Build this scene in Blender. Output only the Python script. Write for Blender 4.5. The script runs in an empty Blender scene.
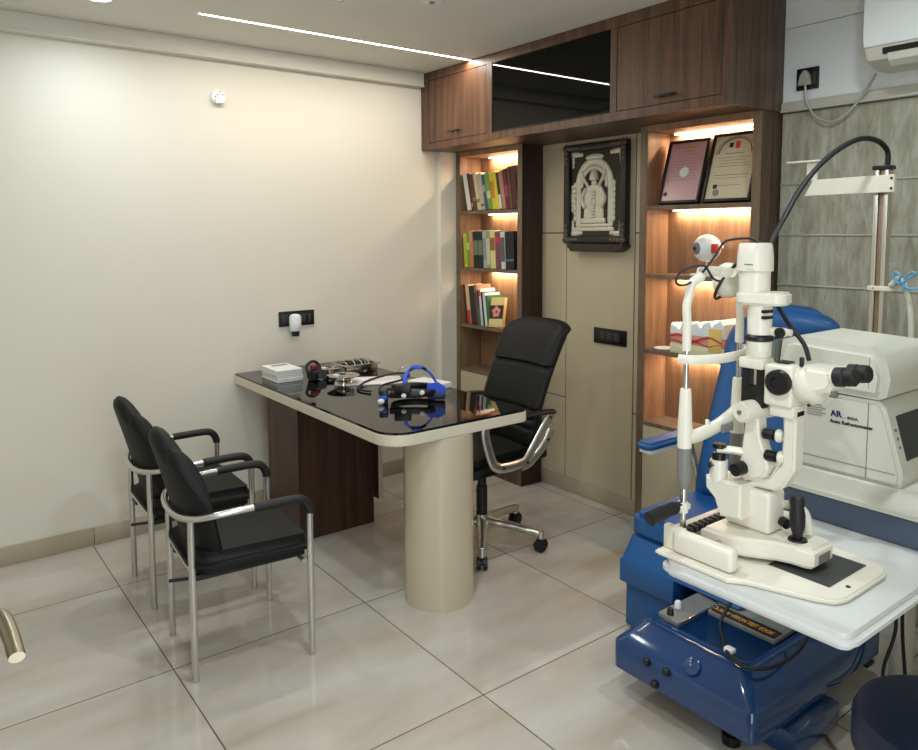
import bpy, bmesh, math, random
from mathutils import Vector, Matrix, Euler

S = bpy.context.scene
COL = S.collection
random.seed(7)
R = math.radians

# ---------------------------------------------------------------- camera
yaw, pit, rol = 0.9202, 0.0862, 0.0040
fw = Vector((math.cos(yaw)*math.cos(pit), math.sin(yaw)*math.cos(pit), -math.sin(pit)))
rt = Vector((math.sin(yaw), -math.cos(yaw), 0)); dn = fw.cross(rt)
rt2 = math.cos(rol)*rt + math.sin(rol)*dn
dn2 = -math.sin(rol)*rt + math.cos(rol)*dn
cam_d = bpy.data.cameras.new('camera'); cam = bpy.data.objects.new('camera', cam_d); COL.objects.link(cam)
mm = Matrix.Identity(4)
for i in range(3):
    mm[i][0] = rt2[i]; mm[i][1] = -dn2[i]; mm[i][2] = -fw[i]
mm.translation = (0, 0, 1.58)
cam.matrix_world = mm
cam_d.sensor_width = 36; cam_d.lens = 744.27/918*36
cam_d.shift_x = 0; cam_d.shift_y = (295.575-375)/918
cam_d.clip_start = 0.02
S.camera = cam

# ---------------------------------------------------------------- world, exposure
w = bpy.data.worlds.new('world'); S.world = w; w.use_nodes = True
w.node_tree.nodes['Background'].inputs[0].default_value = (0.75, 0.88, 1.0, 1)
w.node_tree.nodes['Background'].inputs[1].default_value = 0.35
S.view_settings.view_transform = 'Standard'; S.view_settings.look = 'None'
S.view_settings.exposure = 0.0; S.view_settings.gamma = 1; S.view_settings.use_curve_mapping = False

def area(name, loc, sx, sy, power, color, rot=(0, 0, 0), shape='RECTANGLE', spread=180):
    l = bpy.data.lights.new(name, 'AREA'); l.shape = shape; l.size = sx
    if shape in ('RECTANGLE', 'ELLIPSE'): l.size_y = sy
    l.energy = power; l.color = color; l.spread = R(spread)
    o = bpy.data.objects.new(name, l); COL.objects.link(o); o.location = loc; o.rotation_euler = rot
    return o

ZC = 2.585            # ceiling height
YA = 4.04             # long cream wall
COOL = (0.84, 0.94, 1.0); NEUT = (1.0, 0.93, 0.84); WARM = (1.0, 0.75, 0.50)
# daylight from the corridor through the open doorway the picture was taken from
area('doorway_daylight', (0.48, 0.0, 1.2), 0.8, 1.9, 22, (0.82, 0.92, 1.0), (R(90), 0, 0))
DOWNLIGHTS = [(0.765, 3.54, 6), (1.15, 1.75, 11), (2.25, 0.95, 8.5), (0.35, 0.75, 15)]  # first shows at the frame edge; the rest are unseen, added to brighten
LED_Y = 3.521

# ---------------------------------------------------------------- materials
def lin(c):
    r = []
    for v in c:
        v /= 255.0
        r.append(v/12.92 if v <= 0.04045 else ((v+0.055)/1.055)**2.4)
    return (r[0], r[1], r[2], 1)

def newmat(name):
    m = bpy.data.materials.new(name); m.use_nodes = True
    return m, m.node_tree.nodes, m.node_tree.links, m.node_tree.nodes['Principled BSDF']

def mat(name, c, rough=0.5, metal=0, coat=0, noise=0.06, nscale=30, bump=0, spec=0.5, trans=0):
    m, N, L, P = newmat(name)
    P.inputs['Roughness'].default_value = rough; P.inputs['Metallic'].default_value = metal
    P.inputs['Coat Weight'].default_value = coat; P.inputs['Specular IOR Level'].default_value = spec
    P.inputs['Transmission Weight'].default_value = trans
    tc = N.new('ShaderNodeTexCoord'); nz = N.new('ShaderNodeTexNoise'); nz.inputs['Scale'].default_value = nscale
    nz.inputs['Detail'].default_value = 3
    L.new(tc.outputs['Object'], nz.inputs['Vector'])
    mx = N.new('ShaderNodeMix'); mx.data_type = 'RGBA'
    a = lin(c); mx.inputs[6].default_value = tuple(v*(1-noise) for v in a[:3])+(1,)
    mx.inputs[7].default_value = tuple(min(1, v*(1+noise)) for v in a[:3])+(1,)
    L.new(nz.outputs['Fac'], mx.inputs[0]); L.new(mx.outputs[2], P.inputs['Base Color'])
    if bump:
        b = N.new('ShaderNodeBump'); b.inputs['Strength'].default_value = bump; b.inputs['Distance'].default_value = 0.002
        L.new(nz.outputs['Fac'], b.inputs['Height']); L.new(b.outputs['Normal'], P.inputs['Normal'])
    return m

def emis(name, c, s):
    m, N, L, P = newmat(name)
    P.inputs['Base Color'].default_value = (*c, 1); P.inputs['Emission Color'].default_value = (*c, 1)
    P.inputs['Emission Strength'].default_value = s
    return m

def wood(name, dark, light, scale=(26, 26, 1.6), rough=0.42):
    m, N, L, P = newmat(name)
    tc = N.new('ShaderNodeTexCoord'); mp = N.new('ShaderNodeMapping'); mp.inputs['Scale'].default_value = scale
    L.new(tc.outputs['Object'], mp.inputs['Vector'])
    n1 = N.new('ShaderNodeTexNoise'); n1.inputs['Scale'].default_value = 1.0; n1.inputs['Detail'].default_value = 6
    n1.inputs['Distortion'].default_value = 0.6
    L.new(mp.outputs[0], n1.inputs['Vector'])
    mp2 = N.new('ShaderNodeMapping'); mp2.inputs['Scale'].default_value = tuple(s*6 for s in scale)
    L.new(tc.outputs['Object'], mp2.inputs['Vector'])
    n2 = N.new('ShaderNodeTexNoise'); n2.inputs['Scale'].default_value = 1.0; n2.inputs['Detail'].default_value = 3
    L.new(mp2.outputs[0], n2.inputs['Vector'])
    ad = N.new('ShaderNodeMath'); ad.operation = 'MULTIPLY_ADD'; ad.inputs[1].default_value = 0.45
    L.new(n2.outputs['Fac'], ad.inputs[0]); L.new(n1.outputs['Fac'], ad.inputs[2])
    cr = N.new('ShaderNodeValToRGB'); cr.color_ramp.elements[0].position = 0.5; cr.color_ramp.elements[1].position = 0.92
    cr.color_ramp.elements[0].color = lin(dark); cr.color_ramp.elements[1].color = lin(light)
    L.new(ad.outputs[0], cr.inputs['Fac']); L.new(cr.outputs['Color'], P.inputs['Base Color'])
    P.inputs['Roughness'].default_value = rough
    return m

def floor_mat():
    m, N, L, P = newmat('vitrified_tile')
    g = N.new('ShaderNodeNewGeometry'); sp = N.new('ShaderNodeSeparateXYZ'); L.new(g.outputs['Position'], sp.inputs[0])
    def line(out, off, pitch):
        a = N.new('ShaderNodeMath'); a.operation = 'SUBTRACT'; a.inputs[1].default_value = off; L.new(out, a.inputs[0])
        b = N.new('ShaderNodeMath'); b.operation = 'DIVIDE'; b.inputs[1].default_value = pitch; L.new(a.outputs[0], b.inputs[0])
        c = N.new('ShaderNodeMath'); c.operation = 'FRACT'; L.new(b.outputs[0], c.inputs[0])
        d = N.new('ShaderNodeMath'); d.operation = 'SUBTRACT'; d.inputs[1].default_value = 0.5; L.new(c.outputs[0], d.inputs[0])
        e = N.new('ShaderNodeMath'); e.operation = 'ABSOLUTE'; L.new(d.outputs[0], e.inputs[0])
        f = N.new('ShaderNodeMath'); f.operation = 'GREATER_THAN'; f.inputs[1].default_value = 0.5-0.0028; L.new(e.outputs[0], f.inputs[0])
        fl = N.new('ShaderNodeMath'); fl.operation = 'FLOOR'; L.new(b.outputs[0], fl.inputs[0])
        return f.outputs[0], fl.outputs[0]
    lx, ix = line(sp.outputs[0], 0.7305, 0.7965); ly, iy = line(sp.outputs[1], 3.481, 0.802)
    mx = N.new('ShaderNodeMath'); mx.operation = 'MAXIMUM'; L.new(lx, mx.inputs[0]); L.new(ly, mx.inputs[1])
    # cloudy streaks, shifted per tile
    cb = N.new('ShaderNodeCombineXYZ'); L.new(ix, cb.inputs[0]); L.new(iy, cb.inputs[1])
    sc = N.new('ShaderNodeVectorMath'); sc.operation = 'SCALE'; sc.inputs[3].default_value = 3.7; L.new(cb.outputs[0], sc.inputs[0])
    av = N.new('ShaderNodeVectorMath'); av.operation = 'ADD'; L.new(g.outputs['Position'], av.inputs[0]); L.new(sc.outputs[0], av.inputs[1])
    mp = N.new('ShaderNodeMapping'); mp.inputs['Scale'].default_value = (1.2, 4.5, 1); mp.inputs['Rotation'].default_value = (0, 0, 0.25)
    L.new(av.outputs[0], mp.inputs['Vector'])
    nz = N.new('ShaderNodeTexNoise'); nz.inputs['Scale'].default_value = 1.3; nz.inputs['Detail'].default_value = 5; L.new(mp.outputs[0], nz.inputs['Vector'])
    cr = N.new('ShaderNodeValToRGB'); cr.color_ramp.elements[0].position = 0.3; cr.color_ramp.elements[1].position = 0.75
    cr.color_ramp.elements[0].color = lin((178, 167, 150)); cr.color_ramp.elements[1].color = lin((196, 193, 186))
    L.new(nz.outputs['Fac'], cr.inputs['Fac'])
    mix = N.new('ShaderNodeMix'); mix.data_type = 'RGBA'; L.new(mx.outputs[0], mix.inputs[0]); L.new(cr.outputs['Color'], mix.inputs[6])
    mix.inputs[7].default_value = lin((92, 82, 68)); L.new(mix.outputs[2], P.inputs['Base Color'])
    P.inputs['Roughness'].default_value = 0.085; P.inputs['IOR'].default_value = 1.52
    return m

def stone_mat():
    m, N, L, P = newmat('stone_laminate')
    tc = N.new('ShaderNodeTexCoord'); mp = N.new('ShaderNodeMapping'); mp.inputs['Scale'].default_value = (14, 16, 3.6)
    L.new(tc.outputs['Object'], mp.inputs['Vector'])
    nz = N.new('ShaderNodeTexNoise'); nz.inputs['Scale'].default_value = 1.6; nz.inputs['Detail'].default_value = 7; nz.inputs['Roughness'].default_value = 0.65
    nz.inputs['Distortion'].default_value = 0.35
    L.new(mp.outputs[0], nz.inputs['Vector'])
    cr = N.new('ShaderNodeValToRGB'); e = cr.color_ramp.elements
    e[0].position = 0.30; e[0].color = lin((134, 132, 114)); e[1].position = 0.72; e[1].color = lin((190, 189, 176))
    k = e.new(0.48); k.color = lin((160, 157, 138)); k = e.new(0.58); k.color = lin((174, 173, 158))
    L.new(nz.outputs['Fac'], cr.inputs['Fac']); L.new(cr.outputs['Color'], P.inputs['Base Color'])
    P.inputs['Roughness'].default_value = 0.45
    return m

def cert_mat(name, edge, mid):
    m, N, L, P = newmat(name)
    tc = N.new('ShaderNodeTexCoord'); gr = N.new('ShaderNodeTexGradient'); gr.gradient_type = 'SPHERICAL'
    mp = N.new('ShaderNodeMapping'); mp.inputs['Location'].default_value = (-1.0, -1.0, -1.0); mp.inputs['Scale'].default_value = (2, 2, 2)
    L.new(tc.outputs['Generated'], mp.inputs['Vector']); L.new(mp.outputs[0], gr.inputs['Vector'])
    cr = N.new('ShaderNodeValToRGB'); cr.color_ramp.elements[0].color = lin(edge); cr.color_ramp.elements[1].color = lin(mid)
    cr.color_ramp.elements[1].position = 0.55
    L.new(gr.outputs['Fac'], cr.inputs['Fac']); L.new(cr.outputs['Color'], P.inputs['Base Color'])
    P.inputs['Roughness'].default_value = 0.25
    return m

M = {}
M['wall'] = mat('wall_paint', (226, 221, 206), 0.55, noise=0.01, nscale=3)
M['ceil'] = mat('ceiling_paint', (222, 219, 210), 0.7, noise=0.01)
M['cove'] = mat('cove_paint', (226, 222, 210), 0.6, noise=0.01)
M['base'] = mat('skirting_tile', (176, 163, 140), 0.25, noise=0.04, nscale=6)
M['floor'] = floor_mat()
M['stone'] = stone_mat()
M['upper'] = mat('white_laminate', (232, 236, 238), 0.4, noise=0.01)
M['wood'] = wood('walnut_laminate', (64, 43, 31), (114, 80, 58))
M['woodside'] = wood('walnut_side_laminate', (60, 44, 33), (104, 82, 66))
M['woodin'] = wood('walnut_interior', (122, 90, 66), (160, 124, 95))
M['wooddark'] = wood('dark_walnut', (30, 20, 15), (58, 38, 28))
M['woodped'] = wood('desk_walnut', (44, 26, 18), (76, 48, 35))
M['edge'] = wood('walnut_edge', (92, 76, 60), (126, 106, 86), scale=(10, 10, 3))
M['cream'] = mat('cream_gloss_laminate', (194, 181, 152), 0.18, noise=0.01, coat=0.3)
M['copper'] = mat('copper_strip', (140, 118, 98), 0.4, metal=0.5)
M['ledge'] = mat('ledge_paint', (196, 194, 182), 0.5, noise=0.02)
M['trimline'] = mat('pale_metal_trim', (186, 186, 174), 0.35, metal=0.3)
M['black'] = mat('black_plastic', (14, 14, 15), 0.4)
M['blackg'] = mat('black_gloss', (5, 5, 5), 0.025, noise=0.0, spec=0.9)
M['tv'] = mat('tv_glass', (3, 4, 3), 0.02, noise=0.0, spec=0.22)
M['leather'] = mat('black_leatherette', (10, 11, 11), 0.55, nscale=160, bump=0.15, spec=0.3)
M['fabric'] = mat('black_fabric', (11, 12, 12), 0.6, nscale=300, bump=0.3, spec=0.35)
M['rubber'] = mat('black_rubber', (16, 16, 16), 0.55)
M['chrome'] = mat('chrome', (205, 205, 203), 0.16, metal=1, noise=0.02)
M['tube'] = mat('satin_steel_tube', (206, 204, 200), 0.24, metal=0.9, noise=0.03)
M['alu'] = mat('polished_aluminium', (206, 202, 192), 0.3, metal=0.95)
M['deskedge'] = mat('desk_cream_laminate', (212, 203, 180), 0.25, noise=0.03, nscale=15)
M['pillar'] = mat('desk_pillar_laminate', (198, 184, 158), 0.16, noise=0.02, nscale=6, coat=0.3)
M['white'] = mat('ivory_enamel', (226, 220, 203), 0.3, noise=0.015)
M['whitep'] = mat('white_plastic', (232, 236, 236), 0.4, noise=0.01)
M['arwhite'] = mat('instrument_white', (208, 206, 192), 0.35, noise=0.015)
M['argrey'] = mat('instrument_grey', (120, 126, 118), 0.45)
M['arblue'] = mat('instrument_slate_blue', (72, 84, 104), 0.4)
M['grey'] = mat('mid_grey_plastic', (120, 120, 116), 0.4)
M['table'] = mat('white_table_laminate', (208, 208, 204), 0.35, noise=0.01)
M['blue'] = mat('blue_gloss_frp', (20, 58, 104), 0.1, noise=0.04, nscale=8, coat=0.6)
M['bluev'] = mat('blue_vinyl', (32, 88, 146), 0.38, noise=0.05, nscale=20)
M['bluem'] = mat('bright_blue', (40, 84, 210), 0.4)
M['navy'] = mat('navy_vinyl', (24, 36, 62), 0.45)
M['darkgrey'] = mat('charcoal_mat', (52, 54, 52), 0.5)
M['red'] = mat('dark_red', (110, 30, 26), 0.4)
M['redb'] = mat('red_paint', (190, 50, 44), 0.4)
M['pink'] = mat('pink_gum', (226, 150, 140), 0.4)
M['yellow'] = mat('yellow_paint', (226, 196, 110), 0.5)
M['pgreen'] = mat('pale_green', (216, 214, 176), 0.5)
M['silver'] = mat('embossed_silver', (212, 208, 188), 0.36, metal=0.2, noise=0.25, nscale=90, bump=0.6)
M['frame'] = mat('carved_dark_frame', (26, 20, 20), 0.35, noise=0.3, nscale=60)
M['frameorn'] = mat('frame_ornament', (96, 82, 74), 0.4, metal=0.3, noise=0.3, nscale=80)
M['backing'] = mat('olive_velvet', (58, 54, 40), 0.8)
M['paper'] = mat('paper', (226, 226, 222), 0.7, noise=0.02)
M['mirror'] = mat('polished_steel', (200, 198, 190), 0.12, metal=1, noise=0.03)
M['clear'] = mat('frosted_tube', (206, 204, 184), 0.35, spec=0.5)
M['bluerib'] = mat('sky_blue_ribbon', (90, 170, 215), 0.5)
M['ink'] = mat('black_ink', (20, 20, 24), 0.5)
M['inkblue'] = mat('blue_ink', (28, 26, 110), 0.5)
M['inkgold'] = mat('gold_ink', (196, 150, 50), 0.5)
M['cert1'] = cert_mat('certificate_pink', (196, 150, 152), (214, 210, 196))
M['cert2'] = cert_mat('certificate_cream', (206, 192, 160), (222, 212, 184))
M['brass'] = mat('brushed_brass_nickel', (150, 138, 116), 0.28, metal=0.9)
M['doorwood'] = wood('door_veneer', (96, 68, 46), (140, 104, 74))
M['screen'] = mat('dark_screen', (46, 50, 54), 0.12, noise=0.3, nscale=14)
M['led'] = emis('led_diffuser', (1.0, 0.96, 0.88), 14)
M['ledw'] = emis('led_shelf', (1.0, 0.84, 0.62), 9)
M['dl'] = emis('downlight_diffuser', (0.86, 0.97, 1.0), 9)
M['goldtext'] = M['inkgold']

# ---------------------------------------------------------------- mesh builder
OFF = {}
class B:
    def __init__(s): s.bm = bmesh.new()
    def _add(s, t, m=0, mtx=None):
        for f in t.faces: f.material_index = m
        me = bpy.data.meshes.new('t'); t.to_mesh(me); t.free()
        if mtx is not None: me.transform(mtx)
        s.bm.from_mesh(me); bpy.data.meshes.remove(me)
        return s
    def box(s, x0, x1, y0, y1, z0, z1, bev=0.0, seg=2, m=0, mtx=None):
        t = bmesh.new(); bmesh.ops.create_cube(t, size=1)
        bmesh.ops.scale(t, vec=(abs(x1-x0), abs(y1-y0), abs(z1-z0)), verts=t.verts)
        bmesh.ops.translate(t, vec=((x0+x1)/2, (y0+y1)/2, (z0+z1)/2), verts=t.verts)
        if bev: bmesh.ops.bevel(t, geom=t.edges[:], offset=bev, segments=seg, affect='EDGES', profile=0.5)
        return s._add(t, m, mtx)
    def cyl(s, p0, p1, r0, r1=None, n=28, m=0, mtx=None, bev=0):
        p0 = Vector(p0); p1 = Vector(p1); d = p1-p0
        t = bmesh.new(); bmesh.ops.create_cone(t, cap_ends=True, segments=n, radius1=r0, radius2=r0 if r1 is None else r1, depth=d.length)
        if bev:
            es = [e for e in t.edges if len(e.link_faces) == 2 and any(len(f.verts) > 4 for f in e.link_faces)]
            bmesh.ops.bevel(t, geom=es, offset=bev, segments=2, affect='EDGES')
        q = d.to_track_quat('Z', 'Y').to_matrix().to_4x4(); q.translation = (p0+p1)/2
        bmesh.ops.transform(t, matrix=q, verts=t.verts)
        return s._add(t, m, mtx)
    def sph(s, c, r, sc=(1, 1, 1), n=24, m=0, mtx=None):
        t = bmesh.new(); bmesh.ops.create_uvsphere(t, u_segments=n, v_segments=n//2, radius=r)
        bmesh.ops.scale(t, vec=sc, verts=t.verts); bmesh.ops.translate(t, vec=c, verts=t.verts)
        return s._add(t, m, mtx)
    def lathe(s, prof, c=(0, 0, 0), axis=(0, 0, 1), n=32, m=0, mtx=None):
        t = bmesh.new(); rings = []
        for r, z in prof:
            rings.append([t.verts.new((max(r, 1e-5)*math.cos(2*math.pi*k/n), max(r, 1e-5)*math.sin(2*math.pi*k/n), z)) for k in range(n)])
        for a, b in zip(rings, rings[1:]):
            for k in range(n): t.faces.new((a[k], a[(k+1) % n], b[(k+1) % n], b[k]))
        t.faces.new(rings[0][::-1]); t.faces.new(rings[-1])
        q = Vector(axis).to_track_quat('Z', 'Y').to_matrix().to_4x4(); q.translation = c
        bmesh.ops.transform(t, matrix=q, verts=t.verts)
        bmesh.ops.recalc_face_normals(t, faces=t.faces)
        return s._add(t, m, mtx)
    def tube(s, pts, r, n=12, sub=6, m=0, mtx=None, closed=False, flat=None):
        P = [Vector(p) for p in pts]
        if sub > 1 and len(P) > 2:
            Q = []; L = len(P); rng = range(L if closed else L-1)
            for i in rng:
                p0 = P[(i-1) % L] if closed or i > 0 else P[0]*2-P[1]
                p1, p2 = P[i], P[(i+1) % L]
                p3 = P[(i+2) % L] if closed or i+2 < L else P[-1]*2-P[-2]
                for k in range(sub):
                    u = k/sub
                    Q.append(0.5*((2*p1)+(-p0+p2)*u+(2*p0-5*p1+4*p2-p3)*u*u+(-p0+3*p1-3*p2+p3)*u**3))
            if not closed: Q.append(P[-1])
            P = Q
        t = bmesh.new(); rings = []; up = Vector((0, 0, 1)); L = len(P)
        prev = None
        for i, p in enumerate(P):
            a = P[(i+1) % L] if closed or i < L-1 else p; b = P[i-1] if closed or i > 0 else p
            d = (a-b).normalized()
            if prev is None:
                u = d.cross(up)
                if u.length < 0.05: u = d.cross(Vector((1, 0, 0)))
            else: u = prev-d*prev.dot(d)
            u.normalize(); prev = u; v = d.cross(u)
            rr = r[i*(len(r)-1)//max(1, L-1)] if isinstance(r, (list, tuple)) else r
            fv = rr if flat is None else flat
            rings.append([t.verts.new(p+u*rr*math.cos(2*math.pi*k/n)+v*fv*math.sin(2*math.pi*k/n)) for k in range(n)])
        for i in range(L if closed else L-1):
            a, b = rings[i], rings[(i+1) % L]
            for k in range(n): t.faces.new((a[k], a[(k+1) % n], b[(k+1) % n], b[k]))
        if not closed: t.faces.new(rings[0][::-1]); t.faces.new(rings[-1])
        bmesh.ops.recalc_face_normals(t, faces=t.faces)
        return s._add(t, m, mtx)
    def prism(s, poly, axis, a0, a1, bev=0, seg=2, m=0, mtx=None):
        """poly: 2D points; axis z: (x,y); axis x: (y,z); axis y: (x,z)"""
        t = bmesh.new()
        def P(u, v, a): return {'z': (u, v, a), 'x': (a, u, v), 'y': (u, a, v)}[axis]
        lo = [t.verts.new(P(u, v, a0)) for u, v in poly]; hi = [t.verts.new(P(u, v, a1)) for u, v in poly]
        n = len(poly)
        t.faces.new(lo); t.faces.new(hi)
        for k in range(n): t.faces.new((lo[k], lo[(k+1) % n], hi[(k+1) % n], hi[k]))
        bmesh.ops.recalc_face_normals(t, faces=t.faces)
        if bev:
            caps = [e for e in t.edges if (e.verts[0] in lo) == (e.verts[1] in lo)]
            bmesh.ops.bevel(t, geom=caps, offset=bev, segments=seg, affect='EDGES')
        return s._add(t, m, mtx)
    def grid(s, fn, nu, nv, th=0, m=0, mtx=None):
        t = bmesh.new(); V = [[t.verts.new(fn(i/nu, j/nv)) for j in range(nv+1)] for i in range(nu+1)]
        for i in range(nu):
            for j in range(nv): t.faces.new((V[i][j], V[i+1][j], V[i+1][j+1], V[i][j+1]))
        return s._add(t, m, mtx)
    def build(s, name, mats, parent=None, ang=38, origin=None):
        bm = s.bm
        off = OFF.get(parent, Vector()) if parent else (Vector(origin) if origin else Vector())
        if off.length: bmesh.ops.translate(bm, vec=-off, verts=bm.verts)
        lim = R(ang)
        for f in bm.faces: f.smooth = True
        for e in bm.edges:
            if len(e.link_faces) == 2 and e.calc_face_angle(0) > lim: e.smooth = False
        me = bpy.data.meshes.new(name); bm.to_mesh(me); bm.free()
        for k in (mats if isinstance(mats, (list, tuple)) else [mats]): me.materials.append(M[k] if isinstance(k, str) else k)
        o = bpy.data.objects.new(name, me); COL.objects.link(o)
        if parent: o.parent = parent
        elif off.length: o.location = off
        OFF[o] = off
        return o

def tag(o, label=None, cat=None, group=None, kind=None):
    if label: o['label'] = label
    if cat: o['category'] = cat
    if group: o['group'] = group
    if kind: o['kind'] = kind
    return o

def thing(name, label, cat, loc=(0, 0, 0), rz=0, group=None, local=False):
    o = bpy.data.objects.new(name, None); COL.objects.link(o); o.empty_display_size = 0.1
    o.location = loc; o.rotation_euler = (0, 0, rz); tag(o, label, cat, group)
    OFF[o] = Vector() if local else Vector(loc)
    return o

def struct(b, name, m, origin=None):
    return tag(b.build(name, m, origin=origin), kind='structure')

def copy_tree(o, parent=None):
    c = o.copy(); COL.objects.link(c)
    if parent: c.parent = parent
    for ch in list(o.children): copy_tree(ch, c)
    return c

def rrect(x0, x1, y0, y1, r, n=6):
    """rounded rectangle outline; r one radius or four (x0y0, x1y0, x1y1, x0y1)"""
    if not isinstance(r, (list, tuple)): r = [r]*4
    out = []
    for (cx, cy, a0, rr) in ((x0+r[0], y0+r[0], 180, r[0]), (x1-r[1], y0+r[1], 270, r[1]), (x1-r[2], y1-r[2], 0, r[2]), (x0+r[3], y1-r[3], 90, r[3])):
        if rr <= 0: out.append((cx, cy)); continue
        for k in range(n+1):
            a = R(a0+90*k/n); out.append((cx+rr*math.cos(a), cy+rr*math.sin(a)))
    return out

def text(name, body, size, o, ux, uy, material, parent, depth=0.0006, align='LEFT', bold=0.0, sx=1.0):
    """text with origin o, reading direction ux, up direction uy"""
    cu = bpy.data.curves.new(name, 'FONT'); cu.body = body; cu.size = size; cu.extrude = depth; cu.align_x = align
    cu.offset = bold; cu.resolution_u = 3
    tmp = bpy.data.objects.new('tmp', cu); COL.objects.link(tmp)
    dg = bpy.context.evaluated_depsgraph_get(); me = bpy.data.meshes.new_from_object(tmp.evaluated_get(dg))
    bpy.data.objects.remove(tmp); bpy.data.curves.remove(cu)
    ux = Vector(ux).normalized(); uy = Vector(uy).normalized(); uz = ux.cross(uy)
    mt = Matrix.Identity(4)
    for i in range(3): mt[i][0] = ux[i]*sx; mt[i][1] = uy[i]; mt[i][2] = uz[i]
    off = OFF.get(parent, Vector()) if parent else Vector()
    mt.translation = Vector(o)-off
    me.transform(mt); me.name = name
    me.materials.clear(); me.materials.append(M[material])
    ob = bpy.data.objects.new(name, me); COL.objects.link(ob)
    if parent: ob.parent = parent
    OFF[ob] = off
    return ob

# ================================================================ SETTING
XL, XR, YN = -0.30, 3.22, 0.06
struct(B().box(XL-0.1, XR+0.1, YN-0.15, YA+0.1, -0.08, 0), 'floor', 'floor')
struct(B().box(XL-0.1, XR+0.1, YN-0.15, YA+0.1, ZC, ZC+0.08), 'ceiling', 'ceil')
struct(B().box(XL-0.1, XR+0.1, YA, YA+0.1, 0, ZC), 'wall_left', 'wall')
struct(B().box(XR, XR+0.1, YN-0.1, YA, 0, ZC), 'wall_right', 'wall')
struct(B().box(XL-0.1, XL, YN-0.1, YA, 0, ZC), 'wall_side', 'wall')
struct(B().box(XL, 0.0, YN-0.1, YN, 0, ZC).box(0.95, XR, YN-0.1, YN, 0, ZC).box(0.0, 0.95, YN-0.1, YN, 2.1, ZC), 'wall_front', 'wall')
struct(B().box(XL, 2.765, YA-0.05, YA, 2.497, ZC, 0.003).box(XL, 2.765, YA-0.058, YA-0.05, 2.497, 2.505, 0.002), 'trim_1', 'cove')
struct(B().box(2.90, 3.03, 4.004, YA, 0, 2.099), 'trim_2', 'wall')
struct(B().box(XL, 0.737, YA-0.012, YA, 0, 0.094, 0.002).box(0.739, 2.90, YA-0.012, YA, 0, 0.094, 0.002), 'baseboard_left', 'base')

# door leaf folded back beside the camera, lever handle reaching into the picture
dr = struct(B().box(-0.048, -0.008, 0.25, 1.22, 0.01, 2.08, 0.002), 'door_1', 'doorwood')
hd = B()
hd.cyl((-0.008, 1.17, 1.055), (0.0, 1.17, 1.055), 0.026).cyl((0.0, 1.17, 1.055), (0.090, 1.17, 1.055), 0.009)
hd.build('door_handle', 'brass', dr)
lv = B().tube([(0.086, 1.178, 1.056), (0.093, 1.16, 1.056), (0.0965, 1.11, 1.053), (0.097, 1.045, 1.050)], [0.0085, 0.0105, 0.011, 0.0105, 0.0095], n=16, flat=0.007)
lv.build('door_lever', 'brass', dr)

# ================================================================ LIGHT FITTINGS
led = thing('led_ceiling_strip', 'long thin warm white light line set in the ceiling running to the tv cabinet', 'ceiling light', (1.98, LED_Y, ZC))
B().box(1.19, 2.768, LED_Y-0.011, LED_Y+0.011, ZC-0.003, ZC-0.0005).build('light_diffuser', 'led', led)
B().box(1.182, 2.768, LED_Y-0.0135, LED_Y-0.011, ZC-0.004, ZC-0.0003).box(1.182, 2.768, LED_Y+0.011, LED_Y+0.0135, ZC-0.004, ZC-0.0003).build('light_housing', 'whitep', led)
area('led_strip_light', (1.98, LED_Y, ZC-0.006), 1.57, 0.02, 13, NEUT)
dlabels = ['round cool white downlight above the long cream wall at the top left edge',
           'unseen fill downlight added over the middle of the room', 'unseen downlight added over the instrument table to brighten the air conditioner', 'unseen fill downlight added near the door']
for (x, y, p), lb in zip(DOWNLIGHTS, dlabels):
    rad = 0.048 if p > 5 else 0.018
    d = thing('ceiling_downlight', lb, 'downlight', (x, y, ZC))
    B().lathe([(rad, 0), (rad+0.010, 0), (rad+0.010, -0.006), (rad, -0.008), (rad, 0)], (x, y, ZC)).build('trim_ring', 'whitep', d)
    B().cyl((x, y, ZC-0.005), (x, y, ZC-0.001), rad).build('light_diffuser', 'dl', d)
    area('downlight_lamp', (x, y, ZC-0.01), rad*1.9, 0, p, COOL if p > 5 else (1, .93, .82), shape='DISK', spread=165)
pn = thing('ceiling_panel', 'flat square cream ceiling fitting whose corner dips into the top edge', 'ceiling fitting', (1.48, 2.80, ZC))
B().box(1.37, 1.60, 2.70, 2.93, ZC-0.022, ZC, 0.003).build('panel_frame', 'deskedge', pn)
B().box(1.385, 1.585, 2.715, 2.915, ZC-0.024, ZC-0.022).build('panel_cover', 'whitep', pn)
sd = thing('smoke_detector', 'small round ceiling sensor at the top edge before the wooden cabinet', 'smoke detector', (1.90, 2.68, ZC))
B().lathe([(0.052, 0), (0.052, -0.012), (0.042, -0.024), (0.018, -0.028)], (1.90, 2.68, ZC)).build('sensor_body', 'whitep', sd)
B().cyl((1.90, 2.68, ZC-0.032), (1.90, 2.68, ZC-0.027), 0.012).build('sensor_grille', 'grey', sd)

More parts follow.
